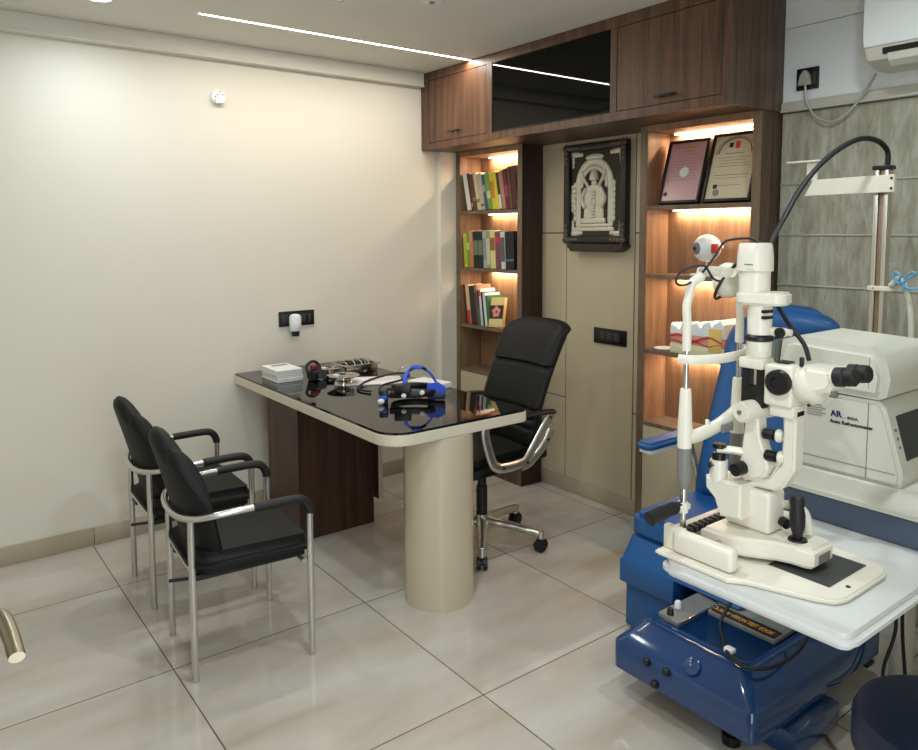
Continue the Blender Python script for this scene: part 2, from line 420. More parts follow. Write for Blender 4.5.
# ================================================================ RIGHT WALL: cream panelling between the shelf towers
XP = 3.195
pw = thing('wall_panelling', 'cream gloss wall panelling with dark grooves between the two shelf towers', 'wall panel', (3.20, 2.90, 0))
for (a, b_) in ((3.142, 3.352), (2.63, 3.136), (2.50, 2.624)):
    zs = ((0.09, 0.575), (0.581, 1.564), (1.570, 2.098)) if (a, b_) != (2.63, 3.136) else ((0.09, 2.098),)
    for z0, z1 in zs:
        B().box(XP, XP+0.018, a, b_, z0, z1, 0.0008, 1).build('panel', 'cream', pw)
B().box(XP+0.010, XP+0.022, 2.49, 3.355, 0.09, 2.098).build('groove_backing', 'black', pw)
B().box(XP+0.003, XP+0.019, 3.1365, 3.1415, 0.09, 2.098).build('metal_strip', 'copper', pw)
B().box(XP+0.003, XP+0.019, 2.6245, 2.6295, 0.09, 2.098).build('metal_strip', 'black', pw)
struct(B().box(XP-0.002, XP+0.02, 2.50, 3.352, 0, 0.089, 0.002), 'baseboard_right', 'base')

# ---- overhead cabinet
CX0, CX1, CY0, CY1 = 2.771, 3.215, 1.80, 4.035
cb = thing('overhead_cabinet', 'long walnut overhead cabinet with two lift-up doors spanning both shelf towers', 'cabinet', (2.99, 2.92, 2.1))
b = B()
b.box(CX0, CX1, CY0, CY1, 2.100, 2.118).box(CX0, CX1, CY0, CY1, ZC-0.02, ZC-0.001).box(3.197, CX1, CY0, CY1, 2.118, ZC-0.02)
b.box(CX0, CX0+0.02, CY0, CY1, 2.118, 2.141).box(CX0, CX0+0.02, CY0, CY1, 2.532, ZC-0.02)
for y0, y1 in ((3.95, CY1), (3.325, 3.372), (2.405, 2.443), (CY0, 1.84)):
    b.box(CX0, CX0+0.02, y0, y1, 2.141, 2.532)
b.box(CX0+0.02, 3.197, 4.015, CY1, 2.118, ZC-0.02).box(CX0+0.02, 3.197, 3.335, 3.353, 2.118, ZC-0.02).box(CX0+0.02, 3.197, 2.415, 2.433, 2.118, ZC-0.02)
b.build('carcass', 'wood', cb)
B().box(CX0-0.0005, CX1, CY0-0.004, CY0, 2.098, ZC-0.001).build('end_panel', 'woodside', cb)
for (y0, y1, hy0, hy1) in ((3.375, 3.947, 3.605, 3.725), (1.843, 2.402, 2.05, 2.173)):
    d = B().box(CX0+0.001, CX0+0.019, y0, y1, 2.144, 2.529, 0.001, 1).build('cabinet_door', 'wood', cb)
    h = B(); zc = 2.188 if y0 > 3 else 2.176
    h.box(CX0-0.026, CX0-0.018, hy0, hy1, zc-0.005, zc+0.005, 0.002).box(CX0-0.018, CX0+0.001, hy0+0.025, hy0+0.037, zc-0.004, zc+0.004).box(CX0-0.018, CX0+0.001, hy1-0.037, hy1-0.025, zc-0.004, zc+0.004)
    h.build('handle', 'black', d)
tv = thing('television', 'black glossy flat television screen set into the walnut cabinet front', 'television', (2.80, 2.88, 2.142))
B().box(2.776, 2.806, 2.446, 3.322, 2.1415, 2.5305, 0.003).build('bezel', 'black', tv)
B().box(2.7735, 2.7765, 2.451, 3.317, 2.152, 2.5265).build('screen', 'tv', tv)

# ---- shelf towers
def tower(name, label, y0, y1, stile, shelves, floor_z, doorz, ledwid):
    t = thing(name, label, 'bookshelf', (3.11, (y0+y1)/2, 0))
    x0, x1 = 3.025, 3.215
    ya, yb = y0+stile, y1-stile*0.9
    b = B()
    b.box(x0, x1, yb, y1, 0, 2.0985, 0.0006, 1).build('side_panel', ['edge'], t)
    b = B().box(x0, x1, y0+0.003, ya, 0, 2.0985, 0.0006, 1); b.build('side_panel', ['edge'], t)
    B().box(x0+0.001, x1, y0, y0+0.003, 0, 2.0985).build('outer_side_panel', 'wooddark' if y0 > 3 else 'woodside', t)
    # inner liners in lighter walnut
    lo = floor_z
    b = B(); b.box(x0+0.004, x1, yb-0.003, yb, lo, 2.075).box(x0+0.004, x1, ya, ya+0.003, lo, 2.075)
    b.build('side_lining', 'woodin', t)
    B().box(3.204, x1, ya, yb, lo, 2.075).build('back_panel', 'woodin', t)
    B().box(x0, x1, ya, yb, 2.066, 2.0985).build('top_panel', 'woodin', t)
    for z in shelves:
        sh = B().box(x0+0.001, 3.204, ya+0.003, yb-0.003, z-0.020, z, 0.0006, 1).build('shelf', 'edge', t)
    # LED strips under the top and shelves
    zl = [2.066]+[z-0.020 for z in shelves[:-1]]
    for i, z in enumerate(zl[:3] if y0 > 3 else zl):
        # a short strip in a slim aluminium channel near the back
        B().box(3.178, 3.190, ya+0.02, yb-ledwid, z-0.007, z-0.0005).build('led_strip', 'ledw', t)
        pw_ = (1.5 if i == 0 else 1.0)*(yb-ya)/0.55
        if y0 > 3 and i == 1: pw_ *= 0.45
        area('shelf_light', (3.184, (ya+yb-ledwid)/2, z-0.010), 0.010, yb-ledwid-ya-0.03, pw_*2.4, WARM, (0, R(-6), 0))
    B().box(x0+0.002, x0+0.018, ya+0.002, yb-0.002, doorz[0], doorz[1], 0.001, 1).build('cupboard_door', 'cream', t)
    if doorz[0] > 0.05:
        B().box(x0, x0+0.03, ya, yb, 0, doorz[0]-0.003).build('plinth', 'edge' if y0 < 3 else 'woodside', t)
    return t, ya, yb
SHL = [1.713, 1.340, 0.962, 0.665]
tL, La, Lb = tower('bookshelf', 'narrow walnut bookshelf in the corner filled with books, one lamp lit per shelf', 3.345, 4.003, 0.044, SHL, 0.665, (0.10, 0.643), 0.12)
SHR = [1.703, 1.361, 0.979, 0.607]
tR, Ra, Rb = tower('display_shelf', 'lit walnut display shelf with certificates and eye model behind the slit lamp', 1.803, 2.462, 0.044, SHR, 0.607, (0.012, 0.585), 0.05)

# ---- certificates leaning on the top shelf
def certificate(yc, wdt, hgt, label, cm, lines):
    t = thing('framed_certificate', label, 'certificate', (3.055, yc, 1.7142), local=True, group=None)
    t.rotation_euler = (0, R(17), 0)
    # local: thickness x 0..0.035, width y, height z
    fr = B(); f = 0.013
    fr.box(0, 0.03, -wdt/2, -wdt/2+f, 0, hgt, 0.002).box(0, 0.03, wdt/2-f, wdt/2, 0, hgt, 0.002)
    fr.box(0, 0.03, -wdt/2+f, wdt/2-f, 0, f, 0.002).box(0, 0.03, -wdt/2+f, wdt/2-f, hgt-f, hgt, 0.002)
    fr.build('frame', 'black', t)
    B().box(0.010, 0.028, -wdt/2+f, wdt/2-f, f, hgt-f).build('certificate_sheet', cm, t)
    x = 0.0093
    b = B()
    for (z, l, th) in lines:
        b.box(x, x+0.0012, -l/2, l/2, z-th/2, z+th/2)
    b.build('printed_lines', 'grey', t)
    return t
l1 = [(0.285, 0.10, 0.003), (0.268, 0.06, 0.003)]+[(0.25-0.016*k, 0.12+0.02*((k*7) % 3), 0.002) for k in range(9)]
c1 = certificate(2.262, 0.235, 0.325, 'pink-tinted certificate in black frame, the left of two on the top shelf', 'cert1', l1)
M_round = B().lathe([(0.011, 0), (0.011, 0.001), (0.007, 0.001)], (0.0085, 0, 0.292), (-1, 0, 0)); M_round.build('emblem', 'inkgold', c1)
B().cyl((0.0095, 0, 0.16), (0.0085, 0, 0.16), 0.026).build('watermark_seal', 'paper', c1)
B().cyl((0.0093, 0.085, 0.05), (0.0085, 0.085, 0.05), 0.011).build('portrait_stamp', 'ink', c1)
l2 = [(0.235, 0.10, 0.004)]+[(0.215-0.014*k, 0.17-0.02*((k*5) % 3), 0.002) for k in range(4)]+[(0.13, 0.18, 0.003), (0.115, 0.16, 0.002), (0.08, 0.12, 0.002)]
c2 = certificate(2.002, 0.25, 0.335, 'cream certificate with arched heading and red crest, right of the pink one', 'cert2', l2)
B().tube([(0.0092, 0.085*math.cos(R(a)), 0.235+0.075*math.sin(R(a))) for a in range(0, 181, 20)], 0.002, n=6, sub=3).tube([(0.0092, 0.098*math.cos(R(a)), 0.235+0.082*math.sin(R(a))) for a in range(0, 181, 20)], 0.0012, n=6, sub=3).build('arched_heading', 'ink', c2)
B().box(0.0085, 0.0097, 0.015, 0.035, 0.265, 0.287).build('crest', 'ink', c2)
B().box(0.0085, 0.0097, -0.02, 0.003, 0.258, 0.292, 0.0005).build('crest', 'redb', c2)
B().cyl((0.0095, 0.06, 0.045), (0.0085, 0.06, 0.045), 0.016).build('round_stamp', 'grey', c2)
B().box(0.0085, 0.0097, 0.06, 0.08, 0.065, 0.085).build('photo_stamp', 'ink', c2)

# ---- eye model
em = thing('eye_model', 'white anatomical eyeball model on a stand, second shelf of the display shelf', 'anatomical model', (3.10, 2.115, 1.362), local=True)
em.rotation_euler = (0, 0, R(10))
B().lathe([(0.075, 0), (0.078, 0.004), (0.075, 0.010), (0.02, 0.013), (0.012, 0.02)]).build('base', 'whitep', em)
B().cyl((0, 0, 0.015), (0, 0, 0.075), 0.006).build('stem', 'chrome', em)
eb = B().sph((0, 0, 0.132), 0.066).build('eyeball', 'whitep', em)
B().lathe([(0.030, 0), (0.026, 0.006), (0.012, 0.010), (0.002, 0.011)], (-0.050, 0.030, 0.132), (-0.85, 0.5, 0)).build('iris', 'grey', em)
B().lathe([(0.013, 0), (0.010, 0.004), (0.001, 0.005)], (-0.0575, 0.0345, 0.132), (-0.85, 0.5, 0)).build('pupil', 'black', em)
B().box(-0.060, -0.018, -0.064, -0.04, 0.110, 0.155, 0.004, mtx=Matrix.Rotation(R(4), 4, 'Z')).build('muscle', 'redb', em)
B().cyl((-0.01, -0.06, 0.14), (-0.01, -0.082, 0.142), 0.014, 0.010).build('optic_nerve', 'whitep', em)

# ---- layered skin / eye-section model
am = thing('cross_section_model', 'bumpy white and pink layered tissue model on the shelf above the blue chair', 'anatomical model', (3.09, 2.12, 0.980), local=True)
tp = []
n = 48
for k in range(n+1):
    y = 0.15-0.30*k/n; tp.append((y, 0.128+0.011*math.sin(k*0.62)+0.006*math.sin(k*1.31)+0.045*k/n))
bot = lambda z: [(-0.15, z), (0.15, z)]
B().box(-0.055, 0.075, -0.15, 0.15, 0.0, 0.05, 0.004).build('lower_layer', 'pgreen', am)
B().box(-0.052, 0.072, -0.148, 0.148, 0.05, 0.095, 0.003).build('middle_layer', 'pink', am)
B().prism([(-0.15, 0.095)]+[(0.15, 0.095)]+tp, 'x', -0.055, 0.075, 0.004).build('bumpy_top', 'whitep', am)
B().tube([(-0.058, 0.14-0.28*k/8, 0.085+0.012*math.sin(k*1.3)) for k in range(9)], 0.004, n=8).tube([(-0.056, 0.14-0.28*k/8, 0.06+0.008*math.sin(k*1.7+1)) for k in range(9)], 0.003, n=8).build('vessel', 'redb', am)
B().lathe([(0.024, 0), (0.026, 0.004), (0.014, 0.006)], (-0.055, 0.055, 0.095), (-1, 0, 0)).build('follicle_ring', 'pink', am)
B().box(-0.058, -0.052, -0.14, -0.07, 0.03, 0.14, 0.002).build('side_insert', 'yellow', am)
B().tube([(-0.01, 0.165, 0.115), (0.0, 0.12, 0.12)], 0.03, n=16, sub=1).build('rounded_end', 'whitep', am)
pt = tag(B().lathe([(0.05, 0), (0.085, 0.003), (0.088, 0.008), (0.084, 0.008), (0.05, 0.004)], (3.095, 2.345, 0.9795)).build('saucer', 'whitep', origin=(3.095, 2.345, 0.9795)),
         'flat white saucer at the left end of the shelf with the pink layered model', 'saucer')
pt.scale = (0.6, 0.6, 1)

# ---- framed silver relief
fr = thing('framed_relief', 'ornate black frame with embossed silver standing figure under an arch on the cream panel', 'framed artwork', (3.17, 2.89, 1.50))
y0, y1, z0, z1 = 2.66, 3.125, 1.508, 2.072
b = B()
for (a, c, d, e) in ((y0, y0+0.042, z0, z1), (y1-0.042, y1, z0, z1), (y0+0.042, y1-0.042, z0, z0+0.042), (y0+0.042, y1-0.042, z1-0.042, z1)):
    b.box(3.148, 3.194, a, c, d, e, 0.008, 3)
b.build('frame', 'frame', fr)
for yy, sy in ((y0+0.005, 1), (y1-0.005, -1)):
    for zz, sz in ((z0+0.005, 1), (z1-0.005, -1)):
        b = B()
        for k in range(4):
            b.sph((3.148, yy+sy*(0.012+0.028*k), zz+sz*0.014), 0.018-0.002*k, (0.5, 1.2, 0.9), 10)
            b.sph((3.148, yy+sy*0.014, zz+sz*(0.012+0.028*k)), 0.018-0.002*k, (0.5, 0.9, 1.2), 10)
        b.build('corner_ornament', 'frameorn', fr)
B().box(3.175, 3.192, y0+0.04, y1-0.04, z0+0.04, z1-0.04).build('backing', 'backing', fr)
yc = 2.905
def leaf(b, y, z, ry, rz_, x=3.172): b.sph((x, y, z), 1, (0.006, ry, rz_), 14)
b = B()
# arch
for k in range(25):
    a = R(7.5*k); b.sph((3.172, yc+0.122*math.cos(a), 1.835+0.135*math.sin(a)), 0.021, (0.4, 1, 1.1), 10)
for k in range(19):
    a = R(10*k); b.sph((3.170, yc+0.092*math.cos(a), 1.835+0.10*math.sin(a)), 0.012, (0.5, 1, 1.2), 8)
for s in (-1, 1):
    for k in range(17): b.sph((3.172, yc+s*0.120, 1.615+0.0135*k), 0.021, (0.4, 1, 0.9), 8)
    for k in range(7): b.sph((3.172, yc+s*0.148, 1.65+0.032*k), 0.012, (0.5, 0.8, 1.5), 8)
leaf(b, yc, 1.992, 0.07, 0.020)
b.build('arch', 'silver', fr)
b = B()
leaf(b, yc, 1.85, 0.020, 0.030, 3.170); b.lathe([(0.030, 0), (0.026, 0.03), (0.018, 0.05), (0.006, 0.075)], (3.172, yc, 1.865), (0, 0, 1), 12)
b.prism([(yc-0.075, 1.65), (yc+0.075, 1.65), (yc+0.07, 1.74), (yc+0.078, 1.80), (yc+0.05, 1.835), (yc-0.05, 1.835), (yc-0.078, 1.80), (yc-0.07, 1.74)], 'x', 3.166, 3.176, 0.003)
for s in (-1, 1):
    b.tube([(3.166, yc+s*0.055, 1.82), (3.164, yc+s*0.085, 1.76), (3.162, yc+s*0.06, 1.71)], 0.012, n=8)
    b.tube([(3.166, yc+s*0.04, 1.83), (3.164, yc+s*0.075, 1.88), (3.165, yc+s*0.085, 1.92)], 0.010, n=8)
for k in range(9): b.sph((3.163, yc, 1.66+0.018*k), 0.022-0.001*abs(k-4), (0.4, 1, 0.5), 8)
b.build('standing_figure', 'silver', fr)
b = B().box(3.165, 3.176, yc-0.15, yc+0.15, 1.578, 1.600, 0.004).box(3.163, 3.176, yc-0.13, yc+0.13, 1.602, 1.620, 0.004).box(3.161, 3.176, yc-0.09, yc+0.09, 1.622, 1.650, 0.004)
b.build('pedestal_relief', 'silver', fr)
for s in (-1, 1):
    for zz, sz in ((2.018, -1), (1.562, 1)):
        b = B()
        for k in range(4): b.sph((3.174, 2.892+s*(0.176-0.020*k), zz+sz*0.002*k), 0.020-0.002*k, (0.3, 1.2, 0.9), 8)
        for k in range(1, 4): b.sph((3.174, 2.892+s*0.178, zz+sz*0.022*k), 0.018-0.002*k, (0.3, 0.8, 1.2), 8)
        b.build('corner_relief', 'silver', fr)
b = B()
for k in range(6): b.sph((3.174, 3.073, 1.70+0.026*k), 0.019-0.002*abs(k-2.5), (0.3, 0.8, 1), 8)
b.build('side_relief', 'silver', fr)
tag(B().prism([(2.70, 1.462), (3.04, 1.462), (3.07, 1.488), (3.07, 1.507), (2.655, 1.507), (2.655, 1.488)], 'x', 3.125, 3.194, 0.003).build('wall_bracket', 'wooddark', origin=(3.16, 2.86, 1.462)), 'small dark wooden ledge carrying the ornate silver relief frame', 'wall shelf')

# ---- switch plates
def plate(name, label, o, u, up, nrm, wd, ht, mods):
    t = thing(name, label, 'switch plate', o)
    o = Vector(o); u = Vector(u); up = Vector(up); nrm = Vector(nrm)
    def bx(cu, cv, a, bb, d0, d1, bev=0.001):
        c0 = o+u*(cu-a/2)+up*(cv-bb/2)+nrm*d0; c1 = o+u*(cu+a/2)+up*(cv+bb/2)+nrm*d1
        return B().box(*[v for i in range(3) for v in (min(c0[i], c1[i]), max(c0[i], c1[i]))], bev)
    bx(0, 0, wd, ht, 0.0005, 0.010, 0.002).build('cover_plate', 'black', t)
    for cu, mw in mods: bx(cu, 0, mw, ht*0.55, 0.010, 0.012, 0.0005).build('rocker_switch', 'darkgrey', t)
    return t
plate('switch_plate', 'black switch plate on the cream panelling behind the office chair', (XP, 2.79, 0.985), (0, -1, 0), (0, 0, 1), (-1, 0, 0), 0.236, 0.088, ((-0.05, 0.045), (0.0, 0.045), (0.05, 0.045)))
plate('switch_plate', 'black switch plate on the long cream wall above the desk', (1.872, YA, 1.075), (1, 0, 0), (0, 0, 1), (0, -1, 0), 0.222, 0.088, ((-0.075, 0.04), (0.035, 0.045), (0.08, 0.02)))
t = thing('plug_adapter', 'white plug-in device with black tip in the switch plate above the desk', 'plug', (1.842, YA-0.013, 1.06))
B().lathe([(0.030, -0.052), (0.034, -0.045), (0.034, 0.028), (0.028, 0.040), (0.012, 0.046)], (1.842, YA-0.050, 1.06)).box(1.82, 1.864, YA-0.05, YA-0.013, 1.03, 1.085, 0.004).build('bottle', 'whitep', t)
B().cyl((1.842, YA-0.050, 0.978), (1.842, YA-0.050, 1.008), 0.022, 0.024).build('tip', 'black', t)
t = thing('lamp_holder', 'small round white socket fitting high on the long cream wall', 'wall socket', (1.444, YA, 2.305))
B().lathe([(0.040, 0), (0.040, 0.012), (0.034, 0.018)], (1.444, YA-0.0005, 2.305), (0, -1, 0)).build('mounting_disc', 'whitep', t)
B().box(1.422, 1.476, YA-0.034, YA-0.018, 2.268, 2.298, 0.005).build('lower_shell', 'whitep', t)
b = B()
for dx, dz in ((0.01, 0.028), (-0.004, 0.012), (0.022, 0.012), (-0.016, 0.0)): b.cyl((1.444+dx, YA-0.0195, 2.305+dz), (1.444+dx, YA-0.0175, 2.305+dz), 0.0035, n=12)
b.build('pin_hole', 'ink', t)

# ================================================================ STONE CLAD WALL, AC
sc = thing('stone_cladding', 'grey-green stone look wall cladding in wide horizontal panels', 'wall cladding', (3.19, 0.95, 0))
zs = [0.0, 0.44, 0.89, 1.337, 1.558, 1.781, 2.092]
for a, c in zip(zs, zs[1:]):
    B().box(3.172, 3.218, 0.07, 1.796, a+0.003, c-0.003, 0.001, 1).build('panel', 'stone', sc)
b = B()
for z in zs[1:-1]: b.box(3.166, 3.19, 0.07, 1.796, z-0.004, z+0.004, 0.002)
b.build('metal_trim', 'trimline', sc)
struct(B().box(3.155, 3.218, 0.07, 1.796, 2.093, 2.136, 0.004).box(3.148, 3.155, 0.07, 1.796, 2.093, 2.103, 0.002), 'trim_3', 'ledge')
up = thing('upper_wall_panel', 'smooth pale white wall panel above the stone cladding', 'wall panel', (3.19, 0.95, 2.137))
B().box(3.170, 3.218, 0.07, 1.796, 2.137, 2.452).build('panel', 'upper', up)
B().box(3.170, 3.218, 0.07, 1.796, 2.455, ZC-0.001).build('panel', 'upper', up)

so = plate('power_socket', 'black power socket on the white wall beside the air conditioner', (3.170, 1.684, 2.225), (0, -1, 0), (0, 0, 1), (-1, 0, 0), 0.096, 0.092, ((0.028, 0.02),))
pg = thing('power_plug', 'grey three-pin plug pushed into the black power socket', 'plug', (3.158, 1.684, 2.21))
B().prism([(1.658, 2.196), (1.712, 2.196), (1.705, 2.235), (1.690, 2.256), (1.678, 2.256), (1.664, 2.235)], 'x', 3.128, 3.1565, 0.006, 3).build('plug_body', 'trimline', pg)
B().tube([(3.145, 1.683, 2.196), (3.146, 1.681, 2.15), (3.148, 1.672, 2.114), (3.146, 1.635, 2.061), (3.143, 1.566, 2.028), (3.143, 1.502, 2.056), (3.143, 1.441, 2.12), (3.10, 1.375, 2.186)], 0.005, n=10).build('power_cord', 'trimline', pg)

ac = thing('air_conditioner', 'white split air conditioner high on the right wall', 'air conditioner', (3.07, 0.95, 2.19))
ya, yb = 0.52, 1.366
B().prism([(2.962, 2.262), (2.955, 2.30), (2.955, 2.55), (2.99, 2.573), (3.168, 2.573), (3.168, 2.192), (3.06, 2.188), (2.985, 2.215)], 'y', ya, yb, 0.010, 3).build('casing', 'arwhite', ac)
B().prism([(2.957, 2.262), (2.949, 2.30), (2.949, 2.548), (2.957, 2.555), (2.963, 2.555), (2.963, 2.262)], 'y', ya+0.004, yb-0.004, 0.002).build('front_cover', 'whitep', ac)
B().prism([(2.9655, 2.252), (2.969, 2.232), (2.990, 2.226), (2.990, 2.252)], 'y', ya+0.05, yb-0.068, 0).build('air_outlet', 'black', ac)
B().prism([(2.969, 2.231), (2.975, 2.205), (3.00, 2.186), (3.004, 2.190), (2.982, 2.212), (2.976, 2.232)], 'y', ya+0.05, yb-0.085, 0.001).build('louvre_flap', 'arwhite', ac)

# ================================================================ DESK
dk = thing('desk', 'L-free office desk with black glass top, cream edge and round cream pillar', 'desk', (1.84, 3.2, 0))
dk['label'] = 'office desk with black glass top, cream edge and round cream pillar leg'
out = rrect(1.487, 2.222, 2.402, 4.035, (0.115, 0.04, 0.004, 0.004), 10)
B().prism(out, 'z', 0.737, 0.782, 0.003).build('desktop', 'deskedge', dk)
out = rrect(1.491, 2.218, 2.406, 4.034, (0.112, 0.038, 0.003, 0.003), 10)
B().prism(out, 'z', 0.7822, 0.792, 0.0015).build('glass_top', 'blackg', dk)
pc = (1.8175, 2.539)
B().cyl((pc[0], pc[1], 0), (pc[0], pc[1], 0.7368), 0.150, n=96).build('pillar', 'pillar', dk)
B().box(1.58, 2.018, 3.424, 3.80, 0.0, 0.7368, 0.001, 1).build('pedestal', 'woodped', dk)
B().box(2.0185, 2.043, 3.374, 3.46, 0.142, 0.7368).build('modesty_panel', 'woodped', dk)
B().box(2.0185, 2.043, 3.371, 3.374, 0.142, 0.7368).build('modesty_panel_edge', 'deskedge', dk)
ZT = 0.7925

# ---- things on the desk
gp = 'white booklets stacked on the desk'
for k in range(6):
    o = thing('booklet', ['white booklet, lowest of the stack on the desk corner', 'white booklet, second from the bottom of the desk stack', 'white booklet, third from the bottom of the desk stack',
              'white booklet, third from the top of the desk stack', 'white booklet, second from the top of the desk stack', 'white booklet with printed cover, topmost of the desk stack'][k], 'booklet', (1.635, 3.72, ZT+0.011*k), group=gp)
    dx, dy = random.uniform(-.004, .004)-0.035, random.uniform(-.004, .004)
    B().box(1.600+dx, 1.745+dx, 3.625+dy, 3.83+dy, ZT+0.011*k+0.0003, ZT+0.011*k+0.0102, 0.0012, 1).build('cover', 'paper', o)
    if k == 5:
        B().box(1.60, 1.69, 3.76, 3.80, ZT+0.011*k+0.0102, ZT+0.011*k+0.0105).build('printed_block', 'grey', o)

td = thing('head_loupe', 'small dark red and black magnifier loupe beside the white booklets', 'magnifier', (1.765, 3.60, ZT))
b = B().box(1.735, 1.80, 3.575, 3.63, ZT+0.003, ZT+0.05, 0.012, 3); b.build('housing', 'black', td)
B().cyl((1.73, 3.565, ZT+0.0265), (1.76, 3.60, ZT+0.0265), 0.024, 0.018).build('lens_barrel', 'black', td)
B().cyl((1.795, 3.565, ZT+0.0265), (1.81, 3.60, ZT+0.0265), 0.024, 0.018).build('lens_barrel', 'black', td)
B().tube([(1.725, 3.59, ZT+0.03), (1.725, 3.61, ZT+0.075), (1.765, 3.62, ZT+0.095), (1.80, 3.62, ZT+0.075), (1.805, 3.60, ZT+0.03)], 0.008, n=10).build('head_strap', 'black', td)
B().box(1.742, 1.782, 3.58, 3.61, ZT+0.052, ZT+0.082, 0.008, 3).build('shell', 'red', td)

def bowl(x, y, r, h, label, mt, name='paperweight_bowl'):
    o = thing(name, label, 'bowl', (x, y, ZT))
    B().lathe([(r*0.62, 0), (r*0.55, h*0.35), (r*0.45, h*0.5), (r*0.9, h*0.9), (r, h), (r*0.96, h*1.04), (r*0.8, h*0.92), (0.01, h*0.7)], (x, y, ZT), n=40).build('bowl', mt, o)
    B().lathe([(r*1.02, h), (r*1.03, h*1.05), (r*0.97, h*1.08), (r*0.95, h*1.02)], (x, y, ZT), n=40).build('rim', 'mirror', o)
    for k in range(5):
        a = k*1.3; B().box(-0.02, 0.02, -0.006, 0.006, 0, 0.008, 0.002, mtx=Matrix.Translation((x+r*0.4*math.cos(a), y+r*0.4*math.sin(a), ZT+h*0.93)) @ Matrix.Rotation(a*2, 4, 'Z')).build('contents', ['mirror', 'black', 'whitep', 'mirror', 'mirror'][k], o)
    return o
bowl(1.83, 3.40, 0.082, 0.045, 'shallow silver bowl nearest the desk front', ['mirror'])
bowl(1.885, 3.66, 0.065, 0.040, 'small silver bowl between the loupe and the steel tray', ['mirror'])
ty = thing('instrument_tray', 'rectangular steel tray of instruments, farthest item on the desk', 'tray', (2.05, 3.70, ZT))
b = B(); q = [(1.955, 2.165, 3.60, 3.78)]
b.box(1.965, 2.155, 3.61, 3.77, ZT+0.002, ZT+0.006, 0.001)
for (x0, x1, y0_, y1_) in ((1.960, 1.965, 3.605, 3.775), (2.155, 2.16, 3.605, 3.775), (1.965, 2.155, 3.605, 3.61), (1.965, 2.155, 3.77, 3.775)):
    b.box(x0, x1, y0_, y1_, ZT+0.001, ZT+0.045, 0.001)
b.build('tray_body', 'mirror', ty)
b = B()
for (x0, x1, y0_, y1_) in ((1.945, 1.965, 3.59, 3.79), (2.155, 2.175, 3.59, 3.79), (1.965, 2.155, 3.59, 3.61), (1.965, 2.155, 3.77, 3.79)):
    b.box(x0, x1, y0_, y1_, ZT+0.045, ZT+0.049, 0.001)
b.build('rim', 'mirror', ty)
for k in range(7):
    x = 1.99+0.023*k; B().tube([(x, 3.63, ZT+0.03), (x+0.01, 3.69, ZT+0.052+0.004*(k % 3)), (x+0.005, 3.755, ZT+0.04)], 0.005, n=8).build('instrument', ['mirror', 'black', 'mirror', 'black', 'mirror', 'brass', 'mirror'][k], ty)

pp = tag(B().box(-0.10, 0.10, -0.145, 0.145, 0.0005, 0.006, 0.001).build('paper_pad', 'paper'), 'white paper pad under the black coiled tube on the desk', 'paper')
pp.location = (1.99, 3.36, ZT); pp.rotation_euler = (0, 0, R(62))
pp2 = tag(B().box(-0.06, 0.06, -0.10, 0.10, 0.0005, 0.028, 0.002).build('document_box', 'paper'), 'pale document box behind the blue headset on the desk', 'box')
pp2.location = (2.145, 3.07, ZT); pp2.rotation_euler = (0, 0, R(10))
st = thing('stethoscope', 'black tubing stethoscope coiled over the white paper pad', 'stethoscope', (1.97, 3.25, ZT))
zz = ZT+0.013
B().tube([(1.83, 3.12, ZT+0.007), (1.81, 3.19, ZT+0.007), (1.84, 3.26, ZT+0.007), (1.93, 3.33, zz), (2.02, 3.36, zz+.005), (2.11, 3.33, zz+0.02), (2.14, 3.25, zz+.022), (2.07, 3.20, zz+0.012), (1.96, 3.20, zz), (1.89, 3.14, ZT+0.008), (1.86, 3.06, ZT+0.007)], 0.0055, n=10).build('tubing', 'rubber', st)
B().lathe([(0.022, 0), (0.024, 0.004), (0.018, 0.010), (0.006, 0.014)], (1.862, 3.035, ZT+0.0005)).build('chest_piece', 'chrome', st)
B().tube([(2.11, 3.33, zz+0.02), (2.17, 3.38, zz+0.03), (2.20, 3.36, zz+0.045)], 0.003, n=8).build('ear_tube', 'chrome', st)

# ---- binocular headset (indirect ophthalmoscope) lying on the glass
hs = thing('headset', 'blue and black binocular headset with white knobs on the desk glass', 'headset', (1.92, 2.88, ZT), local=True)
hs.rotation_euler = (0, 0, R(-37)); hs.location = (1.945, 2.895, ZT); hs.scale = (1.12, 1.12, 0.99)
# local: x to the right of photo, y away
b = B(); pts = [(0.105*math.cos(R(a)), 0.085*math.sin(R(a)), 0.040) for a in range(0, 360, 24)]
b.tube(pts, 0.004, n=8, closed=True, sub=4, flat=0.016); b.build('head_band', 'black', hs)
B().tube([(-0.045, -0.07, 0.05), (-0.04, -0.03, 0.12), (0.0, 0.0, 0.148), (0.05, 0.02, 0.125), (0.09, 0.03, 0.06)], 0.009, n=10, flat=0.004).build('crown_strap', 'bluem', hs)
B().box(-0.022, 0.028, -0.018, 0.022, 0.142, 0.156, 0.004).build('crown_clip', 'bluem', hs)
B().tube([(-0.03, -0.015, 0.135), (0.0, 0.0, 0.152), (0.04, 0.015, 0.138)], 0.012, n=10, flat=0.006).build('crown_pad', 'black', hs)
B().prism([(0.045, 0.04), (0.125, 0.03), (0.125, 0.065), (0.095, 0.085), (0.05, 0.078)], 'y', -0.055, -0.035, 0.004).build('side_cover', 'bluem', hs)
B().box(0.05, 0.125, -0.06, -0.02, 0.004, 0.04, 0.008).build('rear_pad', 'navy', hs)
B().box(-0.085, -0.015, -0.10, -0.055, 0.035, 0.085, 0.006).build('optic_block', 'black', hs)
B().box(-0.105, 0.03, -0.098, -0.078, 0.022, 0.052, 0.005).build('front_bar', 'black', hs)
B().box(-0.145, -0.110, -0.115, -0.075, 0.002, 0.065, 0.006).build('eyepiece_block', 'black', hs)
